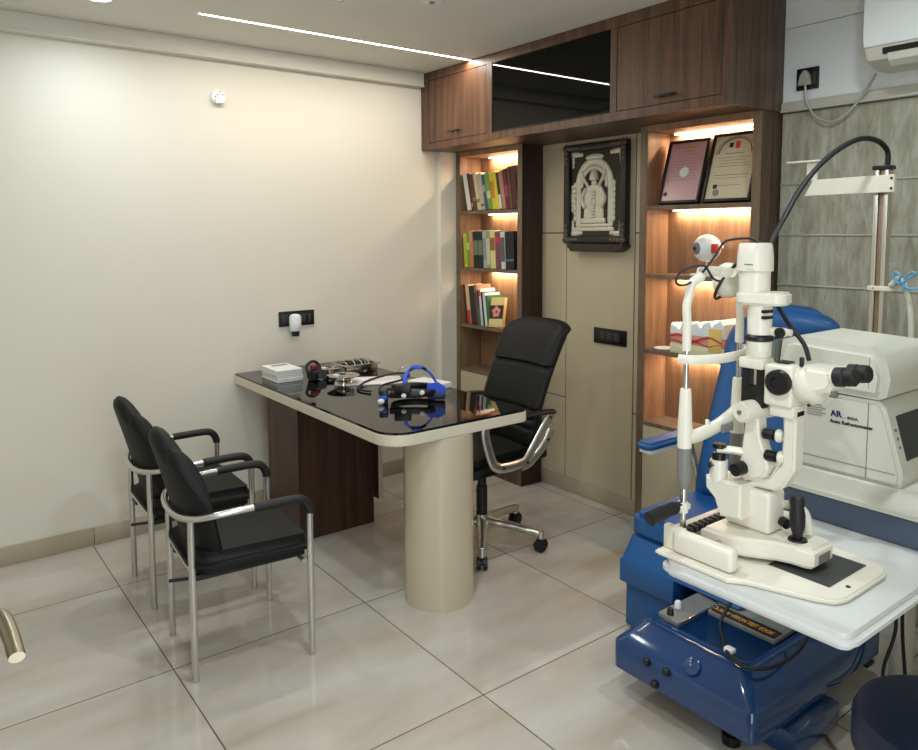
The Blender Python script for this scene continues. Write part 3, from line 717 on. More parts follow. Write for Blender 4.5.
B().box(-0.142, -0.113, -0.118, -0.112, 0.02, 0.04, 0.002).build('eyepiece_trim', 'bluem', hs)
for (x, z) in ((-0.045, 0.036), (0.03, 0.048)): B().lathe([(0.010, 0), (0.010, 0.010), (0.005, 0.013)], (x, -0.098 if x < 0 else -0.088, z), (0, -1, 0)).build('knob', 'whitep', hs)
B().lathe([(0.013, 0), (0.013, 0.012), (0.006, 0.018)], (-0.135, -0.115, 0.014), (-0.3, -1, 0)).build('eyepiece_cap', 'whitep', hs)
# small black charger block standing near the right end of the glass

# ================================================================ BOOKS
def book(idx, yb_, z, th, h, dep, lean, color, label, group, band=None, x0=3.045, pages='paper'):
    """yb_: +y lower corner; leans its top toward +y"""
    t = thing('book', label, 'book', (x0, yb_, z), group=group, local=True)
    t.rotation_euler = (R(lean), 0, 0)
    c = lin(color)
    m = bpy.data.materials.get('cover_%d_%d_%d' % color) or mat('cover_%d_%d_%d' % color, color, 0.45, noise=0.10, nscale=40)
    b = B()
    b.box(0, 0.003, -th, 0, 0, h, 0.001, 1).box(0.003, dep, -th, -th+0.002, 0, h).box(0.003, dep, -0.002, 0, 0, h)
    b.build('cover', [m], t)
    B().box(0.003, dep-0.004, -th+0.002, -0.002, 0.003, h-0.004).build('pages', pages, t)
    if band:
        mb = bpy.data.materials.get('band_%d_%d_%d' % band[2]) or mat('band_%d_%d_%d' % band[2], band[2], 0.5, noise=0.15, nscale=200)
        B().box(-0.0005, 0.0005, -th+0.002, -0.002, h*band[0], h*band[1]).build('spine_label', [mb], t)
    return t
def row(z, y_start, books, group, where, x0=3.045):
    y = y_start
    for i, (th, h, lean, col, lb, band) in enumerate(books):
        book(i, y, z+0.0005, th, h, 0.125, lean, col, lb, group, band, x0)
        y -= th/math.cos(R(lean))+0.0012
wh, bk = (222, 222, 218), (24, 24, 26)
row(1.7130, 3.903, [
    (0.046, 0.245, -13, (40, 40, 44), 'white and black book leaning at the far left of the top book shelf', (0.0, 1.0, wh)),
    (0.020, 0.250, -13, (92, 36, 30), 'maroon book second from left on the top book shelf', (0.1, 0.2, (190, 150, 120))),
    (0.036, 0.242, -13, (98, 62, 46), 'brown book third from left on the top book shelf', (0.25, 0.35, (160, 110, 90))),
    (0.034, 0.245, -13, (208, 196, 160), 'cream book with faded title, right of the brown book on the top shelf', (0.2, 0.3, (140, 120, 90))),
    (0.040, 0.240, -12, (190, 180, 150), 'thick beige book left of the blue-grey one on the top shelf', (0.1, 0.16, (120, 60, 50))),
    (0.030, 0.232, -12, (68, 86, 118), 'blue-grey book left of the green book', (0.5, 0.7, (150, 160, 170))),
    (0.042, 0.238, -12, (110, 160, 60), 'bright green book in the middle of the top book shelf', (0.3, 0.5, (190, 210, 130))),
    (0.036, 0.240, -11, (214, 196, 70), 'yellow book with orange title right of the green book', (0.3, 0.75, (210, 120, 50))),
    (0.026, 0.242, -11, (224, 206, 40), 'plain yellow book, right of the one with the orange title', None),
    (0.024, 0.236, -11, (60, 40, 38), 'dark book with white foot label right of the yellow books', (0.02, 0.4, wh)),
    (0.036, 0.240, -11, (176, 130, 98), 'tan book on the top book shelf beside two maroon books', None),
    (0.036, 0.250, -10, (96, 30, 40), 'maroon book with purple title near the right of the top shelf', (0.3, 0.6, (150, 60, 90))),
    (0.020, 0.262, -9, (112, 66, 44), 'thin chestnut book second from right of the top book shelf', None),
    (0.050, 0.262, -8, (72, 32, 28), 'thick dark brown book at the right end of the top book shelf', None),
], 'books on the top shelf', 'top')
row(1.3400, 3.937, [
    (0.034, 0.223, -5, (206, 200, 60), 'lime yellow book at the left end of the second book shelf', (0.1, 0.9, (170, 180, 50))),
    (0.030, 0.233, -5, (110, 150, 70), 'green book beside the lime yellow one on the second shelf', (0.5, 0.7, (170, 200, 130))),
    (0.032, 0.243, -5, (196, 150, 110), 'tan and orange book left of two black volumes', (0.0, 0.7, (200, 120, 60))),
    (0.050, 0.238, -4, (22, 32, 32), 'black volume with gold bands, left one of the pair', (0.35, 0.75, (110, 116, 90))),
    (0.050, 0.238, -4, (26, 30, 30), 'black volume with gold bands, right one of the pair', (0.35, 0.75, (110, 116, 90))),
    (0.032, 0.244, -4, (164, 176, 172), 'pale blue-grey book right of the black volumes', (0.2, 0.8, (130, 140, 140))),
    (0.038, 0.240, -4, (150, 152, 110), 'olive-patterned grey book on the second book shelf', (0.1, 0.8, (186, 186, 160))),
    (0.050, 0.230, -4, (214, 204, 140), 'pale yellow book with red title on the second shelf', (0.5, 0.85, (150, 90, 60))),
    (0.052, 0.236, -4, (118, 70, 82), 'mauve book with red top and white emblem on its spine', (0.7, 0.85, (190, 50, 50))),
    (0.040, 0.234, -4, (206, 206, 200), 'white book with black title second from the right on the second shelf', (0.2, 0.85, (90, 90, 96))),
    (0.080, 0.234, -3, (18, 26, 36), 'thick black book at the right end of the second book shelf', (0.22, 0.27, (90, 110, 130))),
], 'books on the second shelf', 'second')
row(0.9620, 3.920, [
    (0.020, 0.263, -8, (70, 30, 28), 'dark red book at the far left of the third book shelf', None),
    (0.036, 0.263, -8, (216, 180, 130), 'peach book with red foot on the third book shelf', (0.0, 0.35, (190, 60, 50))),
    (0.056, 0.256, -8, (34, 42, 38), 'dark green-black book right of the peach book', None),
    (0.022, 0.268, -8, (150, 110, 84), 'brown covered book in the middle of the third shelf', (0.0, 0.8, (110, 50, 60))),
    (0.018, 0.233, -8, (30, 40, 36), 'thin black book with green foot on the third shelf', (0.0, 0.5, (40, 120, 80))),
    (0.022, 0.243, -8, (206, 206, 200), 'white magazine with red heading on the third shelf', (0.8, 0.95, (200, 60, 80))),
    (0.016, 0.223, -8, (28, 26, 30), 'thin black booklet on the third shelf beside the white magazine', None),
    (0.024, 0.218, -8, (214, 216, 220), 'white journal leaning on the third shelf', None),
    (0.024, 0.203, -8, (60, 110, 70), 'green book behind the flower cover book', None),
], 'books on the third shelf', 'third')
fb = thing('flower_cover_book', 'cream book with pink flower cover facing out on the third shelf', 'book', (3.028, 3.598, 0.9740), local=True, group=None)
fb.rotation_euler = (R(-5), R(12), 0); fb.scale = (1.15, 1.15, 1.15)
B().box(0, 0.02, -0.055, 0.06, 0, 0.165, 0.001).build('cover', 'yellow', fb)
bpy.data.objects[fb.children[0].name].data.materials[0] = mat('cream_cover', (232, 212, 140), 0.5)
B().box(-0.001, 0.0, -0.053, 0.058, 0.045, 0.12).build('photo_block', 'wooddark', fb)
b = B()
for k in range(5):
    a = R(72*k+15); b.sph((-0.0018, 0.003+0.021*math.cos(a), 0.083+0.02*math.sin(a)), 1, (0.001, 0.015, 0.013), 12)
b.build('flower', 'pink', fb)

# ================================================================ VISITOR CHAIRS
def visitor_chair():
    t = thing('visitor_chair', 'x', 'chair', local=True)
    r = 0.0125
    half = [(0.205, 0.245, 0.50), (0.205, 0.245, 0.555), (0.190, 0.245, 0.592), (0.155, 0.245, 0.607), (0.05, 0.243, 0.608), (-0.06, 0.238, 0.606), (-0.13, 0.226, 0.600), (-0.19, 0.198, 0.592), (-0.225, 0.135, 0.584), (-0.238, 0.06, 0.580)]
    path = half+[(-0.240, 0, 0.579)]+[(x, -y, z) for x, y, z in half[::-1]]
    B().tube(path, r, n=14, sub=4).build('arm_tube', 'tube', t)
    for s in (1, -1):
        pad = [(0.205, s*0.245, 0.548), (0.205, s*0.245, 0.562), (0.189, s*0.245, 0.593), (0.155, s*0.245, 0.608), (0.05, s*0.2435, 0.6085), (0.0, s*0.242, 0.608)]
        B().tube(pad, 0.0165, n=14, sub=5).build('armrest_pad', 'rubber', t)
        B().cyl((0.205, s*0.245, 0.0), (0.205, s*0.245, 0.51), 0.0125, n=18).build('leg', 'tube', t)
        B().tube([(-0.205, s*0.185, 0.0), (-0.205, s*0.185, 0.45), (-0.203, s*0.183, 0.585)], 0.0125, n=14, sub=3).build('leg', 'tube', t)
    B().cyl((-0.205, -0.185, 0.40), (-0.205, 0.185, 0.40), 0.009).build('cross_bar', 'tube', t)
    B().cyl((0.18, -0.245, 0.367), (0.18, 0.245, 0.367), 0.009).build('cross_bar', 'tube', t)
    B().box(-0.20, 0.18, -0.16, -0.13, 0.352, 0.372).box(-0.20, 0.18, 0.13, 0.16, 0.352, 0.372).tube([(-0.20, -0.145, 0.362), (-0.27, -0.12, 0.36)], 0.006, sub=1).build('seat_support', 'black', t)
    # seat cushion
    def seat_fn(u, v):
        return None
    b = B(); b.prism(rrect(-0.215, 0.245, -0.228, 0.228, (0.09, 0.06, 0.06, 0.09), 8), 'z', 0.378, 0.458, 0.034, 5)
    for v in b.bm.verts:
        if v.co.x > 0.12: v.co.z -= (v.co.x-0.12)**2*1.6
        if v.co.z > 0.42: v.co.z += 0.006*math.cos(v.co.y/0.23*1.5)
    b.build('seat', 'fabric', t, ang=75)
    # backrest: shoulders with a raised middle hump, wrapped around the sitter
    def width(s_):       # half width as height parameter runs 0..1
        pass
    outline = []
    N = 40
    def top(y):
        a = abs(y)/0.225
        sh = 0.775+0.030*math.sqrt(max(0, 1-a**2.6))*1.6-0.0
        hump = 0.868 - 0.9*(y/0.225)**2*0.075
        d = abs(y)
        if d < 0.11: return 0.884-0.060*(d/0.11)**2.4
        q = (d-0.11)/(0.222-0.11)
        return 0.824-0.190*q**2.2 + 0.012*math.sin(q*math.pi)
    Z0 = 0.415
    nu, nv = 44, 40
    def pt(u, v, side):
        y = -0.222+0.444*u
        # bottom narrows
        zt = top(y); z = Z0+(zt-Z0)*v
        k = 1.0-0.16*(1-v)**1.5
        yy = y*k
        lean = -0.172-0.26*(z-0.42)-0.03*max(0, z-0.7)
        wrap = 1.05*yy*yy
        ed = min(min(1, 5.5*min(u, 1-u)), min(1, 7.5*min(1-v, v)))
        th = 0.038*math.sqrt(max(0.01, 1-(1-ed)**2))
        return (lean+wrap+side*th+0.028, yy, z)
    bm = bmesh.new(); F = [[bm.verts.new(pt(i/nu, j/nv, 1)) for j in range(nv+1)] for i in range(nu+1)]
    G = [[bm.verts.new(pt(i/nu, j/nv, -1)) for j in range(nv+1)] for i in range(nu+1)]
    for i in range(nu):
        for j in range(nv):
            bm.faces.new((F[i][j], F[i+1][j], F[i+1][j+1], F[i][j+1])); bm.faces.new((G[i][j], G[i][j+1], G[i+1][j+1], G[i+1][j]))
    for i in range(nu):
        bm.faces.new((F[i][0], G[i][0], G[i+1][0], F[i+1][0])); bm.faces.new((F[i][nv], F[i+1][nv], G[i+1][nv], G[i][nv]))
    for j in range(nv):
        bm.faces.new((F[0][j], F[0][j+1], G[0][j+1], G[0][j])); bm.faces.new((F[nu][j], G[nu][j], G[nu][j+1], F[nu][j+1]))
    bmesh.ops.recalc_face_normals(bm, faces=bm.faces)
    q = B(); q._add(bm); q.build('backrest', 'fabric', t, ang=70)
    return t
va = visitor_chair()
va.location = (0.990, 2.722, 0); va.rotation_euler = (0, 0, R(-4.5))
tag(va, 'black visitor chair nearer the camera, its near arm in full view', 'chair', 'visitor chairs before the desk')
vb = copy_tree(va); vb.location = (1.010, 3.352, 0); vb.rotation_euler = (0, 0, R(-2))
vb['label'] = 'black visitor chair behind the nearer one, closer to the cream wall'

# ================================================================ OFFICE CHAIR
oc = thing('office_chair', 'black high-back swivel chair with polished arms behind the desk', 'office chair', (2.31, 2.85, 0), local=True, rz=R(180))
# local: +x is the sitter's forward direction (towards the visitors)
ang0 = [(2.117-2.31, 2.612-2.85), (2.527-2.31, 2.63-2.85)]
a1 = math.atan2(-ang0[0][1], -ang0[0][0])
for k in range(5):
    a = a1+R(72*k)
    c, s = math.cos(a), math.sin(a)
    lg = B().tube([(0.03*c, 0.03*s, 0.125), (0.12*c, 0.12*s, 0.115), (0.22*c, 0.22*s, 0.102), (0.306*c, 0.306*s, 0.088)], [0.030, 0.027, 0.024, 0.021, 0.019], n=12, flat=0.020)
    lo = lg.cyl((0.306*c, 0.306*s, 0.066), (0.306*c, 0.306*s, 0.104), 0.021, 0.018).build('base_leg', 'alu', oc)
    cs = B(); p = Vector((0.306*c, 0.306*s, 0.033)); pd = Vector((-s, c, 0))
    cs.cyl(p-pd*0.026, p-pd*0.005, 0.0325, bev=0.005).cyl(p+pd*0.005, p+pd*0.026, 0.0325, bev=0.005).cyl(p-pd*0.006, p+pd*0.006, 0.012).box(-0.012, 0.012, -0.022, 0.022, 0.050, 0.070, 0.004, mtx=Matrix.Translation((p.x, p.y, 0)) @ Matrix.Rotation(a, 4, 'Z'))
    cs.build('caster', 'rubber', lo)
B().cyl((0, 0, 0.095), (0, 0, 0.155), 0.038, 0.030).build('hub', 'alu', oc)
B().cyl((0, 0, 0.155), (0, 0, 0.30), 0.028).cyl((0, 0, 0.30), (0, 0, 0.37), 0.022).build('gas_lift_cover', 'black', oc)
B().cyl((0, 0, 0.37), (0, 0, 0.42), 0.012).build('gas_lift_rod', 'chrome', oc)
B().box(-0.10, 0.10, -0.09, 0.09, 0.405, 0.435, 0.006).build('tilt_mechanism', 'black', oc)
b = B().prism(rrect(-0.25, 0.25, -0.245, 0.245, (0.06, 0.08, 0.08, 0.06), 6), 'z', 0.432, 0.525, 0.034, 4)
for v in b.bm.verts:
    if v.co.x > 0.1: v.co.z -= (v.co.x-0.1)**2*1.2
b.build('seat', 'leather', oc)
def back_pt(u, v, side):
    y = -1+2*u; z = 0.50+0.62*v
    hw = 0.236 - 0.02*(1-v) - 0.012*v
    edge = (1-abs(y)**6)
    zt = z - (0.035*abs(y)**4 if v > 0.9 else 0)*((v-0.9)/0.1 if v > 0.9 else 0)
    lean = -0.165-0.27*(v) + 0.03*math.sin(v*math.pi)
    wrap = 0.035*abs(y)**2.2
    vv = 1-abs(2*v-1)**14
    th = 0.042*(0.25+0.75*min(1, (1-abs(y))*6))*(0.2+0.8*vv)
    rib = 0
    if side > 0:
        for c in (0.17, 0.24, 0.31, 0.64):
            rib -= 0.011*math.exp(-((v-c)/0.012)**2)
        rib += 0.012 if v > 0.66 else 0
    return (lean+wrap+side*th+rib, y*hw, zt)
def shell(fn, nu, nv):
    bm = bmesh.new(); F = [[bm.verts.new(fn(i/nu, j/nv, 1)) for j in range(nv+1)] for i in range(nu+1)]
    G = [[bm.verts.new(fn(i/nu, j/nv, -1)) for j in range(nv+1)] for i in range(nu+1)]
    for i in range(nu):
        for j in range(nv):
            bm.faces.new((F[i][j], F[i+1][j], F[i+1][j+1], F[i][j+1])); bm.faces.new((G[i][j], G[i][j+1], G[i+1][j+1], G[i+1][j]))
    for i in range(nu):
        bm.faces.new((F[i][0], G[i][0], G[i+1][0], F[i+1][0])); bm.faces.new((F[i][nv], F[i+1][nv], G[i+1][nv], G[i][nv]))
    for j in range(nv):
        bm.faces.new((F[0][j], F[0][j+1], G[0][j+1], G[0][j])); bm.faces.new((F[nu][j], G[nu][j], G[nu][j+1], F[nu][j+1]))
    bmesh.ops.recalc_face_normals(bm, faces=bm.faces)
    q = B(); q._add(bm); return q
shell(back_pt, 24, 90).build('backrest', 'leather', oc, ang=70)
for s in (1, -1):
    y = s*0.275
    b = B()
    b.tube([(0.20, y, 0.685), (0.20, y, 0.64), (0.165, y, 0.53), (0.135, y, 0.490), (0.08, y, 0.475), (-0.02, y, 0.478), (-0.06, y, 0.50), (-0.13, y, 0.585), (-0.20, y, 0.675), (-0.215, y, 0.70)], 0.011, n=12, flat=0.024)
    b.tube([(-0.02, y, 0.462), (-0.08, y, 0.478), (-0.17, y, 0.545), (-0.215, y, 0.61)], 0.011, n=12, flat=0.024)
    b.build('arm_loop', 'alu', oc)
    B().tube([(0.215, y, 0.695), (0.15, y, 0.705), (0.0, y, 0.707), (-0.15, y, 0.705), (-0.225, y, 0.70)], 0.026, n=12, flat=0.012).build('armrest_pad', 'leather', oc)
    B().box(-0.10, 0.10, min(s*0.15, y), max(s*0.15, y), 0.445, 0.470, 0.004).build('arm_bracket', 'black', oc)
    b = B()
    for (x, z) in ((0.10, 0.480), (-0.05, 0.480), (-0.185, 0.568), (-0.20, 0.675)): b.cyl((x, y, z), (x, y+s*0.014, z), 0.007, n=14)
    b.build('bolt_cap', 'black', oc)

# ================================================================ INSTRUMENT UNIT (blue base, white table, column)
iu = thing('instrument_table', 'white-topped instrument table on a glossy blue moulded base', 'instrument table', (2.0, 1.1, 0))
B().prism(rrect(1.415, 2.36, 0.628, 1.082, (0.035, 0.03, 0.03, 0.035), 8), 'z', 0.764, 0.799, 0.013, 4).build('tabletop', 'table', iu)
B().box(1.50, 2.28, 0.70, 1.02, 0.742, 0.7635, 0.004).box(2.2, 2.78, 0.955, 1.012, 0.742, 0.7635, 0.004).box(2.70, 2.78, 1.0, 1.072, 0.742, 0.7635, 0.004).build('table_frame', 'tube', iu)
B().box(2.70, 2.78, 1.02, 1.072, 0.0, 0.7415, 0.004).build('column', 'arwhite', iu)
# blue base shell with bevelled rim and sunk top
bm = bmesh.new()
def ring(x0, x1, y0, y1, z, r): return [bm.verts.new((x, y, z)) for x, y in rrect(x0, x1, y0, y1, r, 5)]
rings = [ring(1.888, 2.67, 1.100, 1.606, 0.100, 0.022), ring(1.878, 2.68, 1.088, 1.614, 0.108, 0.026), ring(1.878, 2.68, 1.088, 1.614, 0.196, 0.026),
         ring(1.884, 2.674, 1.094, 1.608, 0.203, 0.026), ring(1.945, 2.61, 1.158, 1.550, 0.268, 0.035), ring(1.957, 2.60, 1.170, 1.540, 0.272, 0.035),
         ring(1.995, 2.57, 1.180, 1.515, 0.272, 0.03), ring(2.005, 2.56, 1.190, 1.505, 0.262, 0.03)]
n = len(rings[0])
bm.faces.new(rings[0][::-1])
for a, c in zip(rings, rings[1:]):
    for k in range(n): bm.faces.new((a[k], a[(k+1) % n], c[(k+1) % n], c[k]))
bm.faces.new(rings[-1]); bmesh.ops.recalc_face_normals(bm, faces=bm.faces)
q = B(); q._add(bm); base = q.build('base_cover', 'blue', iu, ang=50)
b = B()
for (y, z) in ((1.465, 0.188), (1.388, 0.190), (1.432, 0.128)): b.lathe([(0.013, 0), (0.013, 0.012), (0.009, 0.018)], (1.882, y, z), (-1, 0, 0), 18)
b.build('knob', 'black', iu)
B().lathe([(0.028, 0), (0.026, 0.006), (0.012, 0.010)], (1.905, 1.315, 0.232), (-0.75, 0, 0.66)).build('cap', 'blue', iu)
B().cyl((1.900, 1.315, 0.238), (1.894, 1.315, 0.243), 0.004).build('screw', 'chrome', iu)
for (x, y) in ((1.985, 1.225), (2.58, 1.2), (2.12, 1.50), (2.58, 1.52)):
    B().cyl((x, y, 0), (x, y, 0.03), 0.028).cyl((x, y, 0.03), (x, y, 0.1005), 0.018).build('foot', 'black', iu)
B().box(2.04, 2.31, 1.050, 1.30, 0.015, 0.095, 0.008).build('drawer_box', 'blue', iu)
# sloping console with two knobs
cm = Matrix.Identity(4)
B().prism([(1.452, 0.2625), (1.530, 0.2625), (1.530, 0.283), (1.452, 0.274)], 'x', 2.012, 2.42, 0.003).build('control_console', 'grey', iu)
B().box(2.008, 2.42, 1.446, 1.452, 0.262, 0.277, 0.002).build('console_trim', 'chrome', iu)
B().lathe([(0.012, 0), (0.010, 0.018), (0.007, 0.022)], (2.040, 1.500, 0.280)).build('console_knob', 'black', iu)
B().lathe([(0.012, 0), (0.011, 0.020), (0.008, 0.024)], (2.095, 1.510, 0.281)).build('console_knob', 'whitep', iu)
# hanging cable loop over the base
cl = thing('cable', 'black cable looping from under the white table over the blue base', 'cable', (2.05, 1.15, 0.28))
B().tube([(2.22, 1.03, 0.738), (2.245, 1.065, 0.60), (2.285, 1.13, 0.42), (2.20, 1.115, 0.30), (2.05, 1.110, 0.285), (1.962, 1.15, 0.284), (1.965, 1.22, 0.284), (2.04, 1.30, 0.284), (2.13, 1.36, 0.30), (2.21, 1.30, 0.45), (2.24, 1.18, 0.62), (2.26, 1.03, 0.738)], 0.0055, n=10).build('cord', 'rubber', cl)
B().box(1.985, 2.010, 1.232, 1.262, 0.278, 0.292, 0.003).build('cable_tie', 'whitep', cl)
# test book
tb = thing('test_book', 'spiral vision test book with gold lettering lying on the blue base', 'book', (2.24, 1.30, 0.2625))
B().box(2.165, 2.345, 1.195, 1.440, 0.2625, 0.280, 0.004).build('cover', 'grey', tb)
B().box(2.170, 2.225, 1.20, 1.435, 0.2798, 0.2808).build('title_band', 'wooddark', tb)
B().box(2.235, 2.335, 1.21, 1.41, 0.2798, 0.2812, 0.0005).build('cover_photo', 'argrey', tb)
text('title', 'A NEW VISION TEST BOOK', 0.030, (2.186, 1.430, 0.2812), (0, -1, 0), (1, 0, 0), 'inkgold', tb, sx=0.58, bold=0.0006)
b = B()
for k in range(9): b.tube([(2.175+0.018*k, 1.438, 0.270), (2.175+0.018*k, 1.446, 0.276), (2.175+0.018*k, 1.440, 0.285), (2.175+0.018*k, 1.432, 0.280)], 0.0018, n=6, sub=3)
b.build('spiral_binding', 'chrome', tb)
# loose cables at the right by the column
for pts, lb in (([(2.66, 1.020, 0.740), (2.655, 1.017, 0.295), (2.66, 1.004, 0.10), (2.64, 0.985, 0.010), (2.55, 0.93, 0.008)], 'thick black cable hanging at the right side below the white table'),
                ([(2.64, 1.048, 0.740), (2.655, 1.037, 0.30), (2.645, 1.035, 0.20), (2.61, 1.050, 0.09), (2.58, 1.03, 0.007), (2.52, 0.97, 0.006)], 'thin black cable hanging left of the thick one below the table')):
    tag(B().tube(pts, 0.006 if 'thick' in lb else 0.004, n=8).build('power_cable', 'rubber'), lb, 'cable')
tag(B().tube([(2.33, 1.20, 0.008), (2.27, 1.10, 0.007), (2.205, 1.02, 0.007), (2.16, 0.95, 0.007), (2.05, 0.90, 0.007)], 0.006, n=8).build('floor_cable', 'copper'), 'brown cable on the floor below the blue drawer', 'cable')

# ================================================================ SLIT LAMP
sl = thing('slit_lamp', 'ivory slit lamp microscope with chin rest standing on the white table', 'slit lamp', (1.61, 0.9, 0.8))
bp = [(1.432, 1.10), (1.430, 0.905), (1.455, 0.875), (1.50, 0.745), (1.52, 0.712), (1.55, 0.700), (1.725, 0.700), (1.755, 0.712), (1.775, 0.745), (1.785, 0.875), (1.80, 0.905), (1.80, 1.10)]
B().prism(bp, 'z', 0.7995, 0.813, 0.004, 3).build('base_plate', 'white', sl)
B().box(1.565, 1.735, 0.745, 0.885, 0.8132, 0.8150).build('slide_plate', 'darkgrey', sl)
b = B()
for x, y in ((1.60, 0.722), (1.745, 0.86)): b.cyl((x, y, 0.813), (x, y, 0.8145), 0.005, n=14)
b.build('screw', 'black', sl)
for x in (1.462, 1.768):
    B().box(x-0.017, x+0.017, 0.905, 1.065, 0.8135, 0.868, 0.012, 4).build('rail_cover', 'white', sl)
    B().box(x-0.008, x+0.012, 1.04, 1.095, 0.8135, 0.872, 0.004).build('rail_bracket', 'white', sl)
B().cyl((1.482, 0.985, 0.845), (1.748, 0.985, 0.845), 0.006).build('axle', 'chrome', sl)
B().box(1.478, 1.745, 1.072, 1.094, 0.8135, 0.86, 0.004).build('crossbar', 'white', sl)
b = B()
for k in range(12): b.box(1.482+0.021*k, 1.497+0.021*k, 1.038, 1.062, 0.852+0.002*(k % 2), 0.868, 0.002)
b.build('gear_rack', 'black', sl)
YP = 1.067
for x, s in ((1.492, -1), (1.712, 1)):
    B().cyl((x, YP, 0.8135), (x, YP, 0.975), 0.0075).build('post', 'chrome', sl)
    B().lathe([(0.012, 0.90), (0.012, 0.925)], (x, YP, 0)).box(x-0.018, x+0.018, YP-0.010, YP+0.006, 0.905, 0.920, 0.003).build('collar', 'white', sl)
    B().lathe([(0.011, 0.960), (0.0145, 0.975), (0.0165, 0.985), (0.0165, 1.060)], (x, YP, 0), n=24).build('grey_sleeve', 'grey', sl)
    B().lathe([(0.017, 1.060), (0.0175, 1.10), (0.0135, 1.195), (0.012, 1.203)], (x, YP, 0), n=24).build('white_sleeve', 'white', sl)
    B().cyl((x, YP, 1.20), (x, YP, 1.305), 0.0062).build('upper_post', 'chrome', sl)
    hp = [(x, YP, 1.295), (x, YP, 1.36), (x-0.003, YP, 1.40), (x+0.006, YP, 1.43), (x+0.010, YP-0.004, 1.455), (x+0.035, YP-0.012, 1.472)]
    if s > 0: hp = [(x, YP, 1.295), (x, YP, 1.37), (x-0.002, YP, 1.41), (x-0.014, YP-0.002, 1.438), (x-0.036, YP-0.006, 1.460), (x-0.060, YP-0.012, 1.474)]
    B().tube(hp, [0.0105, 0.0105, 0.0105, 0.011, 0.0115, 0.012], n=14).build('head_tube', 'white', sl)
    g = B().tube([(x+s*(-0.002), YP, 0.915), (x+s*0.03, YP+0.01, 0.912), (x+s*0.085, YP+0.022, 0.900), (x+s*0.098, YP+0.024, 0.897)], [0.012, 0.016, 0.018, 0.018, 0.013], n=16); g.build('grip_handle', 'rubber', sl)
# forehead band and chin rest
B().tube([(1.515, YP-0.010, 1.472), (1.55, YP+0.012, 1.478), (1.590, YP+0.016, 1.480), (1.625, YP+0.008, 1.478), (1.655, YP-0.010, 1.474)], 0.004, n=10, flat=0.013).build('forehead_band', 'white', sl)
B().tube([(1.478, YP+0.012, 1.275), (1.49, YP-0.016, 1.275), (1.54, YP-0.045, 1.275), (1.602, YP-0.052, 1.276), (1.665, YP-0.045, 1.277), (1.712, YP-0.018, 1.278), (1.724, YP+0.010, 1.279)], 0.005, n=10, flat=0.012).build('chin_rest_band', 'white', sl)
B().tube([(1.492, YP-0.005, 1.085), (1.53, YP-0.010, 1.085), (1.60, YP-0.016, 1.098), (1.65, YP-0.018, 1.115), (1.712, YP-0.004, 1.125)], 0.013, n=14, flat=0.017).build('chin_rest_arm', 'white', sl)
B().box(1.595, 1.64, YP-0.037, YP-0.030, 1.085, 1.105, 0.002, mtx=None).build('data_plate', 'grey', sl)
B().cyl((1.565, YP-0.012, 1.105), (1.565, YP-0.012, 1.118), 0.005).build('height_pin', 'white', sl)
# fixation lamp with gooseneck cable
fl = B().sph((1.700, 1.095, 1.452), 0.046, (1, 0.8, 1)); fl.build('fixation_lamp', 'white', sl)
B().tube([(1.700+0.049*math.cos(R(a))*0.95, 1.095-0.022*math.sin(R(a)), 1.452+0.047*math.sin(R(a)+0.4)) for a in range(0, 360, 30)], 0.004, n=8, closed=True, sub=4).build('lamp_ring', 'rubber', sl)
B().tube([(1.66, 0.985, 1.548), (1.650, 1.01, 1.560), (1.63, 1.05, 1.556), (1.615, 1.06, 1.545), (1.587, 1.06, 1.518), (1.549, 1.06, 1.488), (1.512, 1.06, 1.465), (1.47, 1.06, 1.453), (1.44, 1.06, 1.457), (1.439, 1.06, 1.473), (1.462, 1.06, 1.487), (1.498, 1.06, 1.495), (1.529, 1.06, 1.496), (1.551, 1.06, 1.492), (1.577, 1.06, 1.467), (1.620, 1.075, 1.456), (1.66, 1.085, 1.452)], 0.0028, n=8).build('lamp_cable', 'rubber', sl)
# illumination tower
tx, tyy = 1.605, 0.965
B().lathe([(0.033, 1.482), (0.041, 1.486), (0.040, 1.520), (0.037, 1.545), (0.034, 1.550)], (tx, tyy, 0), n=40).build('lamp_cap', 'white', sl)
B().lathe([(0.035, 1.436), (0.035, 1.484)], (tx, tyy, 0), n=40).build('lamp_housing', 'white', sl)
B().prism(rrect(-0.040, 0.040, -0.080, 0.040, (0.028, 0.028, 0.039, 0.039), 8), 'z', 1.408, 1.437, 0.005, 3, mtx=Matrix.Translation((tx, tyy, 0)) @ Matrix.Rotation(R(12), 4, 'Z')).build('filter_disc', 'white', sl)
tyl = 0.949
B().lathe([(0.027, 1.338), (0.028, 1.408)], (tx, tyl, 0), n=36).build('slit_barrel', 'white', sl)
b = B()
for z in (1.380, 1.394): b.box(tx-0.025, tx+0.006, tyl-0.030, tyl-0.018, z-0.004, z+0.003, 0.001)
b.build('scale_window', 'black', sl)
B().box(1.552, 1.554, 0.94, 0.96, 1.50, 1.503).build('engraved_mark', 'grey', sl)
B().lathe([(0.028, 1.322), (0.033, 1.326), (0.033, 1.333), (0.028, 1.338)], (tx, tyl, 0), n=36).build('diaphragm_ring', 'black', sl)
B().box(tx, tx+0.025, tyl-0.062, tyl-0.02, 1.335, 1.356, 0.007).lathe([(0.008, 0), (0.008, 0.012)], (tx+0.01, tyl-0.060, 1.347), (0, -1, 0)).build('filter_arm', 'white', sl)
B().lathe([(0.012, 0), (0.012, 0.006)], (tx, tyl-0.052, 1.346), (-1, 0, 0), 18).build('small_knob', 'black', sl)
B().lathe([(0.023, 1.282), (0.028, 1.290), (0.028, 1.322)], (tx, tyl, 0), n=36).box(tx-0.030, tx+0.022, tyl-0.028, tyl+0.034, 1.258, 1.284, 0.006).build('mirror_mount', 'white', sl)
